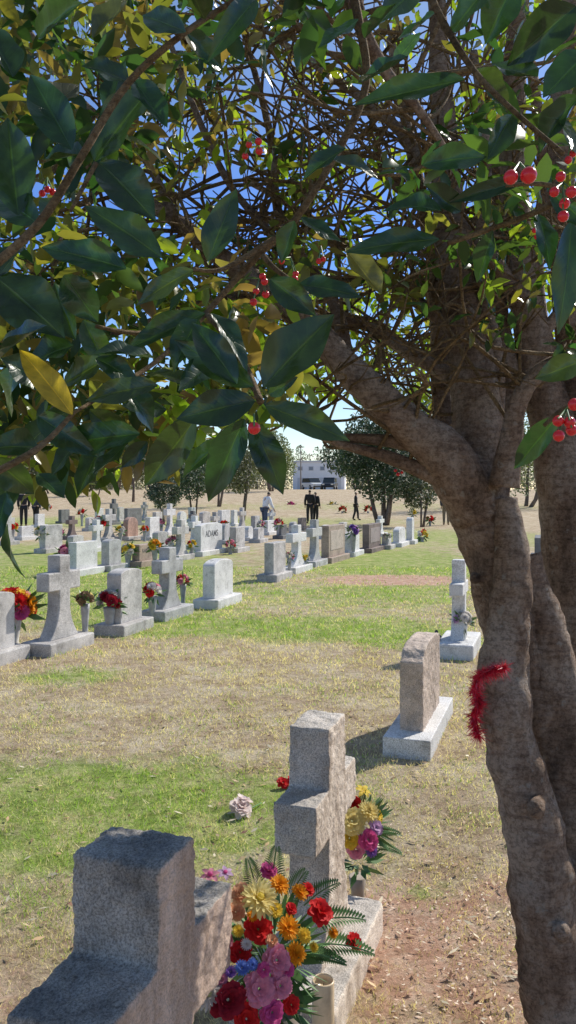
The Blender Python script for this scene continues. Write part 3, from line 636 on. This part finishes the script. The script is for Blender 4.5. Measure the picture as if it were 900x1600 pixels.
for i in range(420):
    a,w0=random.choice(cand); ln=random.uniform(.25,.75)
    d=Vector((random.gauss(-.15,.9),random.gauss(-.1,.7),random.gauss(.25,.6))).normalized(); e=a+d*ln
    epx=450+e.x/e.y*F; epy=HZ-(e.z-CH)/e.y*F
    if e.y<1.3 or epx>940 or epy>min(lowline(epx)+10,640): continue
    j=lambda k: Vector((random.uniform(-k,k),random.uniform(-k,k),random.uniform(-k,k)))
    m1=a.lerp(e,.35)+j(.09*ln/.5); m2=a.lerp(e,.7)+j(.09*ln/.5); r0=min(.006,w0*.6)
    p,r=smooth_path([(a,r0),(m1,r0*.8),(m2,r0*.6),(e,.0016)],4); tw.tube(p,r,6)
    for k in range(2):
        b0=m1.lerp(m2,random.random()); e2=b0+(d+j(.9)).normalized()*ln*.4
        p,r=smooth_path([(b0,r0*.55),(b0.lerp(e2,.5)+j(.03),r0*.4),(e2,.0012)],3); tw.tube(p,r,5)
tag(tw.build('small_branches',M['twig'],TR,True,world=True),kind='stuff')
LV=[]
def cvar(c,a=.25):
    k=random.uniform(1-a,1+a); return (c[0]*k*random.uniform(.85,1.15),c[1]*k,c[2]*k*random.uniform(.85,1.15))
TEAL=(.022,.052,.018); DARK=(.036,.066,.018); OLIVE=(.12,.12,.03); BROWN=(.16,.115,.045); BRIGHT=(.17,.23,.025)  # BRIGHT paints in sunlit leaves, OLIVE and BROWN the shaded undersides
def hero(b0,t0,w,Y=.85,c=TEAL,tilt=None,lst=LV,calm=False):
    Y2=Y+random.uniform(-.05,.05)*(.4 if calm else 1); B=P(b0[0],b0[1],Y); T=P(t0[0],t0[1],Y2); d=T-B; L=d.length; d.normalize()
    k=.3 if calm else .7
    n=Vector((random.uniform(-k,k),-1,random.uniform(.1,1.6*k))) if tilt is None else Vector(tilt)
    n=(n-d*n.dot(d)).normalized(); lst.append((B,d,n,L*1.02,w/F*Y*.98,random.uniform(.2,.5 if calm else .7),random.uniform(-.05,.18) if calm else random.uniform(-.12,.38),cvar(c,.25)))
H=[((412,605),(518,488),84),((415,634),(546,682),52),((398,626),(278,652),62),((382,655),(322,782),58),((396,662),(444,768),52),((396,604),(272,530),48),((370,600),(300,500),52),
((305,655),(228,757),62),((218,678),(82,692),58),((246,602),(128,618),46),((325,408),(368,296),52),((302,422),(208,470),42),((197,420),(64,380),56),((252,402),(136,318),64),
((148,252),(236,128),78),((112,234),(44,108),64),((28,336),(12,186),74),((155,254),(240,334),72),((-10,430),(98,524),92),((100,430),(152,502),58),((466,444),(562,456),42),((422,436),(492,492),46),
((686,374),(544,384),46),((726,124),(556,162),52),((660,258),(764,236),46),((822,280),(703,314),30),((893,345),(884,512),54),((915,562),(838,592),44),((872,650),(803,732),42),((690,330),(606,304),42),((720,330),(660,290),38),
((655,-20),(600,20),50),((770,-30),(700,50),60),((800,-20),(760,60),62),((900,10),(800,90),70),((920,80),(850,150),62),((840,120),(770,110),54),((905,150),(830,230),56),((900,240),(880,150),46),
((-10,715),(52,772),50),((110,640),(20,690),56),((70,600),(5,560),56),((115,540),(40,560),56),((118,530),(80,440),46),((60,700),(-10,690),50),((10,770),(-10,850),50),((20,720),(0,810),42),((12,820),(10,910),30),
((320,490),(200,545),46),((310,500),(265,560),42),((240,560),(150,540),42),((190,600),(250,660),48),((330,490),(400,560),44),((540,232),(470,270),38),((560,130),(640,100),40),((520,250),(600,270),34),((460,345),(440,410),34),((470,340),(530,380),32),
((60,350),(-10,300),58),((130,240),(60,250),54),((200,130),(140,90),50),((210,125),(260,200),46),((290,50),(350,110),44),((290,50),(220,20),44),((400,0),(340,60),42),((-10,440),(40,380),54),((560,30),(500,80),40),((570,60),(620,10),40),
((840,335),(870,400),38),((770,360),(745,440),34),((860,300),(930,360),42),((680,20),(620,70),42),((740,110),(800,170),46),((800,180),(760,250),40),((320,30),(290,-30),42),((70,340),(90,270),42),((170,180),(190,90),46),((20,120),(-20,30),58),((60,60),(120,0),54),((0,560),(60,500),52),((160,690),(120,770),42),((260,640),(190,640),42),((150,560),(220,590),42),
((140,640),(215,705),46),((60,650),(130,700),46),((100,600),(170,560),46),((290,600),(230,560),42),((340,560),(280,610),42),((350,690),(280,740),38),((200,690),(150,745),38),((30,560),(-10,640),54),((130,500),(170,580),42),
((385,600),(345,560),30),((420,615),(470,590),30),((300,660),(260,690),30),((230,690),(190,730),30),((120,690),(80,740),34),((60,740),(100,780),34)]
for i,(b0,t0,w) in enumerate(H): hero(b0,t0,w,Y=random.uniform(.74,.79) if i<14 else random.uniform(.8,.97),c=random.choice([TEAL,TEAL,TEAL,DARK]),calm=i<28)
hero((540,388),(592,462),48,1.0,(.15,.14,.04)); hero((145,60),(220,-10),60,.9,(.08,.085,.03)); hero((60,190),(120,120),60,.9,(.08,.085,.03)); hero((615,98),(655,55),26,1.2,(.16,.32,.04))
LV2=[]
LIMB=[(709,728),(645,668),(590,618),(530,560),(470,495),(400,440),(340,398),(275,345),(200,300)]
STEM=[(750,700),(740,600),(725,500),(710,400),(700,300),(690,150),(682,0)]
def near(L,px,py,tol):
    for (x1,y1),(x2,y2) in zip(L[:-1],L[1:]):
        dx,dy=x2-x1,y2-y1; t=min(1,max(0,((px-x1)*dx+(py-y1)*dy)/(dx*dx+dy*dy)))
        if math.hypot(px-x1-t*dx,py-y1-t*dy)<tol: return True
    return False
def cluster(C,col,k=7,Lr=(.055,.085),var=.35):
    if C.y<2.45:
        px,py=450+C.x/C.y*F,HZ-(C.z-CH)/C.y*F
        if near(LIMB,px,py,42) and random.random()<.92: return
        if near(STEM,px,py,40) and random.random()<.75: return
    ax=Vector((random.gauss(0,1),random.gauss(0,1),random.gauss(-.1,.6))).normalized(); o1=ax.orthogonal().normalized()
    for i in range(k):
        a=i*2.4+random.uniform(-.5,.5); o=(Matrix.Rotation(a,3,ax)@o1)
        d=(ax*.6+o*.9+Vector((0,0,-.25))).normalized(); B=C+ax*(i-k/2)*.022
        n=(Vector((random.gauss(0,.6),random.gauss(0,.6),1.))+ax*.3); n=(n-d*n.dot(d)).normalized(); L=random.uniform(*Lr)
        LV2.append((B,d,n,L,L*random.uniform(.36,.46),random.uniform(.1,.45),random.uniform(-.05,.35),cvar(col,var)))
def pick(*cs): return random.choice(cs)
for i in range(1500):   # main crown
    px=random.uniform(-260,930); py=random.uniform(-260,460); Y=random.triangular(1.5,3.9 if px<720 else 3.2,2.7)
    if mnoise.noise(Vector((px*.014,py*.014,Y*.25)))<(-.16 if px<330 else -.07): continue
    cluster(P(px,py,Y),pick(DARK,OLIVE,BROWN,OLIVE,BRIGHT,BRIGHT),7,(.040,.064))
for i in range(120):
    px=random.uniform(-120,330); py=random.uniform(-60,330); cluster(P(px,py,random.uniform(1.1,2.2)),pick(DARK,TEAL,OLIVE,BROWN),7,(.042,.062))
for i in range(340):
    px=random.uniform(-200,470); py=random.uniform(380,lowline(px)); cluster(P(px,py,random.uniform(1.2,2.6)),pick(DARK,TEAL,OLIVE,BROWN,BRIGHT),7,(.046,.068))
for i in range(130):
    px=random.uniform(-60,400); py=random.uniform(570,lowline(px)+20); cluster(P(px,py,random.uniform(1.5,2.8)),pick(DARK,OLIVE,BRIGHT,BROWN),6,(.048,.066))
for i in range(270):
    px=random.uniform(440,730); py=random.uniform(430,lowline(px)+30); cluster(P(px,py,random.uniform(2.8,4.0)),pick(BRIGHT,BRIGHT,OLIVE),6,(.044,.062))
for i in range(120):
    px=random.uniform(720,930); py=random.uniform(200,570); cluster(P(px,py,random.uniform(2.8,3.4)),pick(BRIGHT,BRIGHT,OLIVE),6,(.044,.062))
for i in range(40):
    px=random.uniform(660,930); py=random.uniform(180,540); cluster(P(px,py,random.uniform(1.7,2.2)),pick(DARK,OLIVE,TEAL),5,(.045,.06))
for i in range(30):
    px=random.uniform(-80,1000); py=random.uniform(-80,330); cluster(P(px,py,random.uniform(.95,1.4)),pick(TEAL,DARK),6,(.05,.068))
for i in range(30):    # upper crown, mostly above the view, added to shade the leaves below
    cluster(Vector((random.uniform(.4,2.6),random.uniform(2.2,4.0),random.uniform(3.5,4.6))),DARK,8)
def build_leaves(name,L,ns,ws,parent,mat):
    S=np.linspace(0,1,ns); W=np.array(ws,float); k=len(W)
    prof=np.sin(np.pi*np.clip(S,0,1)**.85)**.8; prof=np.where(S>.8,prof*(1-.3*(S-.8)/.2),prof); prof[0]=.06; prof[-1]=.02
    B=np.array([l[0] for l in L]); D=np.array([l[1] for l in L]); NN=np.array([l[2] for l in L]); SD=np.cross(D,NN)
    LL=np.array([l[3] for l in L]); WW=np.array([l[4] for l in L]); FO=np.array([l[5] for l in L]); CU=np.array([l[6] for l in L]); CO=np.array([l[7] for l in L])
    n=len(L); V=np.zeros((n,ns,k,3)); ph=RNG.uniform(0,6,n)
    for i,s in enumerate(S):
        for j,w in enumerate(W):
            wave=.1*np.sin(s*11+j*1.3+ph)
            V[:,i,j]=B+D*(s*LL)[:,None]+SD*(w*prof[i]*WW/2)[:,None]+NN*((FO*abs(w)**1.4*prof[i]*WW/2)+(wave*abs(w)*WW*prof[i])-CU*s*s*LL)[:,None]
    idx=np.arange(ns*k).reshape(ns,k); q=np.stack([idx[:-1,:-1],idx[:-1,1:],idx[1:,1:],idx[1:,:-1]],-1).reshape(-1,4)
    Q=(q[None]+(np.arange(n)*ns*k)[:,None,None]).reshape(-1,4)
    luv=np.zeros((n,ns,k,3)); luv[...,0]=S[None,:,None]; luv[...,1]=W[None,None,:]
    return npmesh(name,V.reshape(-1,3),Q,mat,parent,np.repeat(CO,ns*k,0),luv.reshape(-1,3),True,True)
build_leaves('foreground_leaves',LV,14,[-1,-.6,-.2,0,.2,.6,1],TR,M['leaf'])
build_leaves('crown',LV2,6,[-1,0,1],TR,M['crown_leaf'])
YL=[]; hero((113,648),(26,532),46,.74,(.50,.32,.035),(.3,-1,.2),YL)
tag(build_leaves('yellow_leaf',YL,14,[-1,-.6,-.2,0,.2,.6,1],TR,M['yellow_leaf']),'single yellow leaf hanging at the left')
def berries(lst,Y,r=.0055):
    mb=MB(); c=P(sum(a for a,_ in lst)/len(lst),sum(b for _,b in lst)/len(lst)-22,Y+.02)
    for px,py in lst:
        p=P(px,py,Y+random.uniform(-.01,.01)); mb.sphere(p,r*.88*random.uniform(.85,1.1),14)
    o=mb.build('berry_cluster',M['berry'],TR,True,world=True)
    tb=MB()
    for px,py in lst:
        tb.tube([c,P(px,py-4,Y)],[.0008,.0008],5)
    tb.build('berry_stalk',M['green'],o)
berries([(397,669)],.62,.006)
berries([(383,244),(404,221),(389,226),(405,236)],.95,.005); berries([(798,277),(826,274)],.6,.0065)
berries([(866,300),(882,318),(880,338),(893,300),(876,276)],.7); berries([(872,658),(890,660),(873,681),(897,632),(893,672)],.65,.0058)
berries([(440,408),(462,428),(460,436)],.95,.005); berries([(410,432),(413,440),(400,455),(396,472),(415,460)],.95,.005); berries([(505,405),(498,408)],1.,.0045)
berries([(82,300),(66,302),(74,296)],1.0,.005); berries([(835,360),(845,350),(838,370)],1.3,.005); berries([(622,741),(618,735),(628,738)],2.3,.006); berries([(895,240),(888,250)],.9,.005)
mb=MB(); gp,_=smooth_path([(P(788,1042,2.03),1),(P(766,1046,2.03),1),(P(750,1056,2.05),1),(P(742,1076,2.08),1),(P(748,1098,2.07),1),(P(740,1122,2.08),1),(P(747,1150,2.07),1)],14)
for i,p in enumerate(gp):
    for k in range(24):
        d=Vector((random.gauss(0,1),random.gauss(0,1),random.gauss(-.2,1))).normalized(); s=d.orthogonal().normalized()*.0014; l=random.uniform(.012,.038)
        mb.add([p-s,p+s,p+d*l+Vector((0,0,-.25*l))],[(0,1,2)])
mb.tube(gp,[.0015]*len(gp),6)
tag(mb.build('tinsel_garland',M['tinsel']),'red tinsel garland wrapped on the left side of the tree trunk','garland')

# ------------------------------------------------------------ background trees
def crown_mesh(name,lobes,n,size,cols,parent):
    V=[];C=[]
    ws=[a[3]*a[4]*a[5] for a in lobes]
    for i in range(n):
        x,y,z,rx,ry,rz=random.choices(lobes,ws)[0]
        d=Vector((random.gauss(0,1),random.gauss(0,1),random.gauss(0,1))).normalized(); k=random.random()**.35
        p=Vector((x+d.x*rx*k,y+d.y*ry*k,z+d.z*rz*k)); a=Vector((random.gauss(0,1),random.gauss(0,1),random.gauss(0,1))).normalized(); b=a.orthogonal().normalized(); s=size*random.uniform(.6,1.3)
        V+=[p-a*s,p-b*s*.5,p+a*s,p+b*s*.5]; c=cvar(random.choice(cols),.35); C+=[c]*4
    return npmesh(name,np.array([tuple(v) for v in V]),np.arange(4*n).reshape(-1,4),M['farleaf'],parent,np.array(C),None,False)
def far_tree(px,Y,h,w,cb,n,size,cols,label,stems=3,seed=0):
    random.seed(seed+50); o=thing('tree',label,'tree',at(px,Y),0)
    for k in range(stems):
        a=random.uniform(0,6.28); sp=w*.16
        MB().tube([(sp*.25*math.cos(a),sp*.25*math.sin(a),-.1),(sp*.5*math.cos(a),sp*.5*math.sin(a),cb*.7),(sp*1.2*math.cos(a),sp*1.2*math.sin(a),cb+(h-cb)*.55)],[.035*h*.5,.03*h*.5,.015],8,.1).build('trunk',M['bark_far'],o,True)
    lobes=[(0,0,cb+(h-cb)*.45,w*.36,w*.36,(h-cb)*.45)]
    for k in range(16):
        a=random.uniform(0,6.28); q=random.uniform(.12,.36)*w; zz=cb+(h-cb)*random.uniform(.1,.85); s=random.uniform(.12,.2)*w
        lobes.append((q*math.cos(a),q*math.sin(a),zz,s,s,s*.85))
    crown_mesh('crown',lobes,n,size,cols,o); return o
HOL=[(.035,.062,.03),(.05,.085,.04),(.075,.11,.06)]
MID=[(.06,.08,.035),(.09,.11,.05)]
far_tree(600,38,6.7,5.9,1.0,15000,.10,HOL,'large dark round holly tree beyond the brown slabs',5,1)
far_tree(658,36,2.9,2.3,.8,2600,.08,[(.06,.085,.04),(.10,.11,.05)],'small rounded tree right of the dark holly',3,2)
far_tree(303,46,4.0,2.6,1.0,2200,.09,HOL,'slim dark tree behind and left of the ADAMS stone',2,3)
far_tree(258,47,2.7,2.6,.5,2600,.09,[(.05,.08,.055),(.08,.11,.08)],'bushy bluish tree behind the tall light cross',3,4)
far_tree(378,44,4.2,2.6,1.4,2000,.09,[(.08,.09,.04),(.12,.12,.06)],'loose leafed tree behind the person in white',3,5)
far_tree(340,60,5.5,4.5,1.2,3200,.12,[(.10,.13,.04),(.15,.17,.07)],'tall lighter tree far behind the ADAMS stone',3,9)
far_tree(150,75,4.4,4.2,.5,3000,.13,MID,'rounded dull green tree on the far field at left',3,6)
far_tree(80,80,5.6,6.0,.6,4000,.14,[(.07,.09,.05),(.11,.12,.07)],'wide round tree on the far field near the left edge',3,7)
far_tree(425,85,7.2,5.8,1.2,4200,.15,[(.13,.17,.05),(.18,.21,.08)],'sunlit yellow green tree left of the white building',3,8)
far_tree(15,70,6,5,.8,3000,.14,[(.07,.085,.05),(.1,.11,.06)],'dark green tree at the left edge behind the people',3,10)
far_tree(700,55,6.5,5,1.2,2600,.12,[(.10,.13,.05),(.15,.17,.06)],'green tree seen behind the leaning trunk',3,11)
far_tree(820,60,9.5,10,.8,5200,.14,[(.11,.14,.05),(.16,.19,.06)],'green tree seen between the trunks at right',3,12)
far_tree(560,105,9.0,8,1.0,4000,.18,[(.09,.12,.05),(.14,.15,.08)],'olive green tree close behind the right end of the white building',3,13)
far_tree(240,95,6.8,8,.6,4200,.18,[(.10,.11,.06),(.15,.15,.08)],'broad olive tree in the far background left of centre',3,14)
far_tree(185,100,7.4,7,.6,4000,.18,[(.12,.12,.07),(.16,.16,.09)],'pale olive tree in the far background left of the broad olive one',3,15)
far_tree(120,105,7.4,8,.5,4200,.18,MID,'dark broad tree in the far background at left beyond the wide round one',3,16)
far_tree(300,105,7.0,8,.5,4200,.18,MID,'dark broad tree in the far background right of the broad olive one',3,17)
far_tree(375,112,7.6,7,.5,4200,.18,[(.09,.11,.05),(.13,.14,.07)],'dark tree in the far background left of the yellow green one',3,18)
def bare(px,Y,h,label,seed):
    random.seed(seed); o=thing('bare_tree',label,'tree',at(px,Y),0); mb=MB(); tr=MB()
    tr.tube([(0,0,-.1),(.05,0,h*.25),(.0,.05,h*.45)],[.028*h,.022*h,.017*h],8,.08)
    def br(p,d,l,r,k):
        e=p+d*l; mb.tube([p,p.lerp(e,.5)+Vector((random.gauss(0,.04),random.gauss(0,.04),0))*l,e],[r,r*.8,r*.6],5)
        if k:
            for i in range(3):
                dd=(d+Vector((random.gauss(0,.5),random.gauss(0,.5),random.gauss(.15,.3)))).normalized(); br(p.lerp(e,random.uniform(.5,1)),dd,l*.7,r*.6,k-1)
    for i in range(7):
        a=i*.9+random.random(); br(Vector((0,.03,h*random.uniform(.25,.45))),Vector((math.cos(a)*.6,math.sin(a)*.6,.8)).normalized(),h*.24,.009*h,3)
    tr.build('trunk',M['bark_far'],o,True); mb.build('branches',M['bark_far'],o)
bare(208,66,4.4,'leafless branching tree on the far field left of centre',3)
random.seed(21); tr=MB(); V=[];C=[]
for i in range(360):
    x=random.uniform(-85,85); y=random.uniform(150,185); h=random.uniform(6,10.5); z=gz(x,y)
    tr.tube([(x,y,z-.2),(x+random.uniform(-.3,.3),y,z+h*.6),(x+random.uniform(-.6,.6),y,z+h*.95)],[.09,.06,.02],5)
    kind_=random.random(); cc=(.13,.16,.08) if kind_<.5 else ((.24,.20,.165) if kind_<.8 else (.19,.19,.12)); wd=random.uniform(1.2,2.3)
    for k in range(180):
        u=random.uniform(.02,1.); sp=wd*math.sin(math.pi*min(1,.2+.8*u))**.6
        p=Vector((x+random.gauss(0,.7)*sp,y+random.gauss(0,.7)*sp,z+h*u)); a=Vector((random.gauss(0,1),random.gauss(0,1),random.gauss(0,1))).normalized(); b0=a.orthogonal().normalized(); s=random.uniform(.14,.36)
        V+=[p-a*s,p-b0*s*.5,p+a*s,p+b0*s*.5]; c=cvar(cc,.3); C+=[c]*4
o=thing('distant_wood','hazy line of winter woods along the horizon behind the building','woods'); o['kind']='stuff'
tr.build('tree_trunks',M['bark_haze'],o)['kind']='stuff'
npmesh('tree_crowns',np.array([tuple(v) for v in V]),np.arange(len(V)).reshape(-1,4),M['farleaf'],o,np.array(C),None,False)['kind']='stuff'

# ------------------------------------------------------------ building, cars, pole
p=at(500,130); o=thing('building','long white building with small windows beyond the far field','building',p,R(-6))
MB().box((0,0,2.1),(8.2,7,4.6)).build('wall',M['siding'],o); MB().box((0,0,4.52),(8.6,7.4,.24)).build('roof',M['trim'],o,bevel=.03)
for x in (-2.9,-1.2,.6,2.4):
    w=MB().box((x,-3.515,3.4),(.8,.07,.7)).build('window',M['trim'],o); MB().box((x,-3.555,3.4),(.62,.03,.52)).build('pane',M['window_glass'],w)
for x in (-2.6,.2,2.8):
    w=MB().box((x,-3.515,1.0),(1.5,.06,1.9)).build('garage_door',M['trim'],o)
p=at(470,100); o=thing('utility_pole','thin wooden utility pole left of the white building','pole',p); MB().tube([(0,0,-.3),(0,0,5.6)],[.08,.06],8).build('pole',M['wood'],o,True); MB().box((0,-.08,5.3),(.9,.06,.08)).build('crossarm',M['wood'],o)
def car(loc,rz,mat,label,L=4.6,W=1.8,H=1.7):
    o=thing('parked_car',label,'car',loc,rz,'parked cars')
    h=L/2
    MB().prism([(-h,.35),(h,.35),(h,.62),(h-.1,.85),(h-1.1,.98),(-h+.15,1.0),(-h,.8)],W).build('body',M[mat],o,bevel=.06)
    MB().prism([(-h+.2,.985),(h-1.0,.97),(h-1.75,H-.08),(-h+.55,H-.06)],W-.22).build('windows',M['glass'],o,bevel=.04)
    MB().box(((-h+.55+h-1.75)/2,0,H-.04),(L-2.35,W-.3,.09)).build('roof',M[mat],o,bevel=.03)
    for x in (-h+.85,h-.9):
        for s in (-1,1):
            mb=MB(); pr=[(.2,-.1),(.33,-.1),(.345,-.06),(.345,.06),(.33,.1),(.2,.1)]
            q=mb.lathe(pr,n=18).build('wheel',M['tyre'],o,True); q.location=(x,s*(W/2-.06),.34); q.rotation_euler=(R(90),0,0)
            MB().lathe([(.05,-.105),(.2,-.108),(.2,.108),(.05,.105)],n=14).build('rim',M['rim'],q,True)
    for s in (-1,1):
        MB().box((h-.04,s*(W/2-.28),.74),(.12,.36,.16)).build('headlight',M['lamp'],o,bevel=.02)
    MB().box((h+.0,0,.47),(.1,W-.3,.14)).build('grille',M['black'],o,bevel=.02)
car(at(488,112),R(-70),'white_paint','white parked car in front of the white building'); car(at(515,112),R(-100),'dark_paint','dark parked car right of the white one by the building')

# ------------------------------------------------------------ people
def skin(name,J,E,mat,parent,root=0,grow=0.):
    ks=list(J); ix={k:i for i,k in enumerate(ks)}
    me=bpy.data.meshes.new(name); me.from_pydata([J[k][0] for k in ks],[(ix[a],ix[b]) for a,b in E],[]); me.materials.append(mat)
    o=bpy.data.objects.new(name,me); COL.objects.link(o); o.parent=parent
    md=o.modifiers.new('s','SKIN'); md.use_smooth_shade=True
    for i,k in enumerate(ks):
        r=J[k][1]; r=r if isinstance(r,tuple) else (r,r); me.skin_vertices[0].data[i].radius=(r[0]+grow,r[1]+grow); me.skin_vertices[0].data[i].use_root=(i==root)
    sd=o.modifiers.new('u','SUBSURF'); sd.levels=1; sd.render_levels=1
    return o
def person(px,by,h,yaw,label,top,legs,hair,bend=0,stride=.0,arm=.0,Y=None):
    if Y is None: X,Y=G(px,by)
    X=(px-450)/F*Y; o=thing('person',label,'person',(X,Y,gz(X,Y)),yaw); o.scale=(h/1.74,)*3
    J={'pelvis':((0,0,.96),(.13,.10)),'waist':((0,0,1.1),(.125,.09)),'chest':((0,0,1.31),(.15,.10)),'nb':((0,0.01,1.46),(.07,.06)),'neck':((0,-.005,1.53),.05),'head':((0,-.02,1.62),(.078,.092)),'top':((0,-.015,1.69),(.06,.075))}
    E=[('pelvis','waist'),('waist','chest'),('chest','nb'),('nb','neck'),('neck','head'),('head','top')]
    for s,n in ((-1,'l'),(1,'r')):
        st=stride*s
        J.update({'hip'+n:((s*.09,0,.91),.088),'knee'+n:((s*.1,-.03-st*.5,.5),.062),'ank'+n:((s*.1,.02-st,.09),.042),'toe'+n:((s*.11,-.15-st,.04),(.042,.032)),
          'sh'+n:((s*.185,.0,1.42),.065),'el'+n:((s*.24,.02-arm*.1,1.14+arm*.05),.048),'wr'+n:((s*.22,-.1-arm*.2,.92+arm*.18),.032),'ha'+n:((s*.22,-.13-arm*.25,.86+arm*.18),(.035,.02))})
        E+=[('pelvis','hip'+n),('hip'+n,'knee'+n),('knee'+n,'ank'+n),('ank'+n,'toe'+n),('chest','sh'+n),('sh'+n,'el'+n),('el'+n,'wr'+n),('wr'+n,'ha'+n)]
        hp=Vector(J['ha'+n][0])
        for q in range(5):
            off=Vector(((q-2)*.014,-.02,-.075+abs(q-2)*.008)) if q<4 else Vector((-s*.03,-.04,-.02)); J['f%d%s'%(q,n)]=(tuple(hp+off),.009); E.append(('ha'+n,'f%d%s'%(q,n)))
    if bend:
        up=[k for k in J if k[:2] in('wa','ch','nb','ne','he','to','sh') and not (k.startswith('toe'))]
        M_=Matrix.Rotation(bend,4,'X'); c=Vector((0,0,.96))
        for k in up: J[k]=(tuple(c+M_@(Vector(J[k][0])-c)),J[k][1])
        for s,n in ((-1,'l'),(1,'r')):
            sh=Vector(J['sh'+n][0])
            for k,v in (('el',(.03*s,-.06,-.27)),('wr',(.02*s,-.2,-.47)),('ha',(.02*s,-.24,-.54))): J[k+n]=(tuple(sh+Vector(v)),J[k+n][1])
            hp=Vector(J['ha'+n][0])
            for q in range(5): J['f%d%s'%(q,n)]=(tuple(hp+(Vector(((q-2)*.014,-.03,-.07)) if q<4 else Vector((-s*.03,-.04,-.02)))),.009)
    skin('body',J,E,M['skin'],o)
    sub=lambda ks:({k:J[k] for k in ks},[e for e in E if e[0] in ks and e[1] in ks])
    a,b_=sub(['pelvis','waist','chest','nb','shl','shr','ell','elr','wrl','wrr']); skin('jacket',a,b_,M[top],o,0,.022)
    a,b_=sub(['pelvis','hipl','hipr','kneel','kneer','ankl','ankr']); skin('trousers',a,b_,M[legs],o,0,.016)
    for n in 'lr':
        a,b_=sub(['ank'+n,'toe'+n]); skin('shoe',a,b_,M['black'],o,0,.012)
    hd=Vector(J['head'][0]); tp=Vector(J['top'][0]); fw=Vector((0,.03,0))
    skin('hair',{'a':(tuple(hd+fw*1.2-(tp-hd)*.7),.06),'b':(tuple(hd+fw),(.082,.085)),'c':(tuple(tp+fw*.4+(tp-hd)*.15),(.066,.078))},[('a','b'),('b','c')],M[hair],o)
    return o
person(37,0,1.72,R(200),'person in a long black coat left of the pair at the left edge','coat','black','hair',Y=36); person(56,0,1.6,R(150),'person in a dark puffer jacket beside the one in the long coat','coat_blue','black','hair',Y=37)
person(413,0,1.66,R(120),'person in a white shirt and jeans leaning forward among the stones','shirt','denim','hair',bend=.35,Y=33)
person(484,0,1.72,R(190),'taller person in black of the standing pair','coat','black','hair',Y=40); person(493,0,1.62,R(140),'shorter person in black right of the taller one','coat','black','hair_grey',Y=40.5)
person(556,0,1.6,R(80),'lone person in black right of the pair walking','coat','black','hair',stride=.15,Y=44); person(697,0,1.72,R(170),'person in dark blue half hidden by the leaning trunk','coat_blue','khaki','hair',Y=38)

# ------------------------------------------------------------ light, sky, camera
el,az=R(40),R(43)
sd=Vector((math.cos(el)*math.cos(az),math.cos(el)*math.sin(az),math.sin(el)))
L=bpy.data.lights.new('sun','SUN'); L.energy=5.; L.angle=R(.5); L.color=(1,.95,.86); so=bpy.data.objects.new('sun',L); COL.objects.link(so); so.rotation_euler=sd.to_track_quat('Z','Y').to_euler(); so.location=sd*50
w=bpy.data.worlds.new('World'); SC.world=w; w.use_nodes=True; nt=w.node_tree; nt.nodes.clear()
sk=N(nt,'ShaderNodeTexSky',sky_type='NISHITA'); sk.sun_disc=False; sk.sun_elevation=el; sk.sun_rotation=R(90)-az; sk.air_density=1.; sk.dust_density=.3; sk.ozone_density=2.5
tc=N(nt,'ShaderNodeTexCoord'); sp=N(nt,'ShaderNodeSeparateXYZ'); nt.links.new(tc.outputs['Generated'],sp.inputs[0])
tint=ramp(nt,sp.outputs[2],[(0.,(1.08,1.02,.96)),(.14,(.80,.90,1.04)),(.30,(.45,.66,1.12)),(.5,(.85,.88,.95)),(.7,(1.3,1.1,.9))])
bg=N(nt,'ShaderNodeBackground'); bg.inputs[1].default_value=.15; wo=N(nt,'ShaderNodeOutputWorld'); nt.links.new(mix(nt,1.,sk.outputs[0],tint,'MULTIPLY'),bg.inputs[0]); nt.links.new(bg.outputs[0],wo.inputs[0])
cam=bpy.data.cameras.new('camera'); co=bpy.data.objects.new('camera',cam); COL.objects.link(co); co.location=(0,0,CH); co.rotation_euler=(R(90),0,0)
cam.sensor_fit='VERTICAL'; cam.sensor_height=36; cam.lens=36*F/1600; cam.shift_y=-32/1600; cam.clip_start=.05; cam.clip_end=2000
SC.camera=co
SC.view_settings.view_transform='Standard'; SC.view_settings.look='None'; SC.view_settings.exposure=0
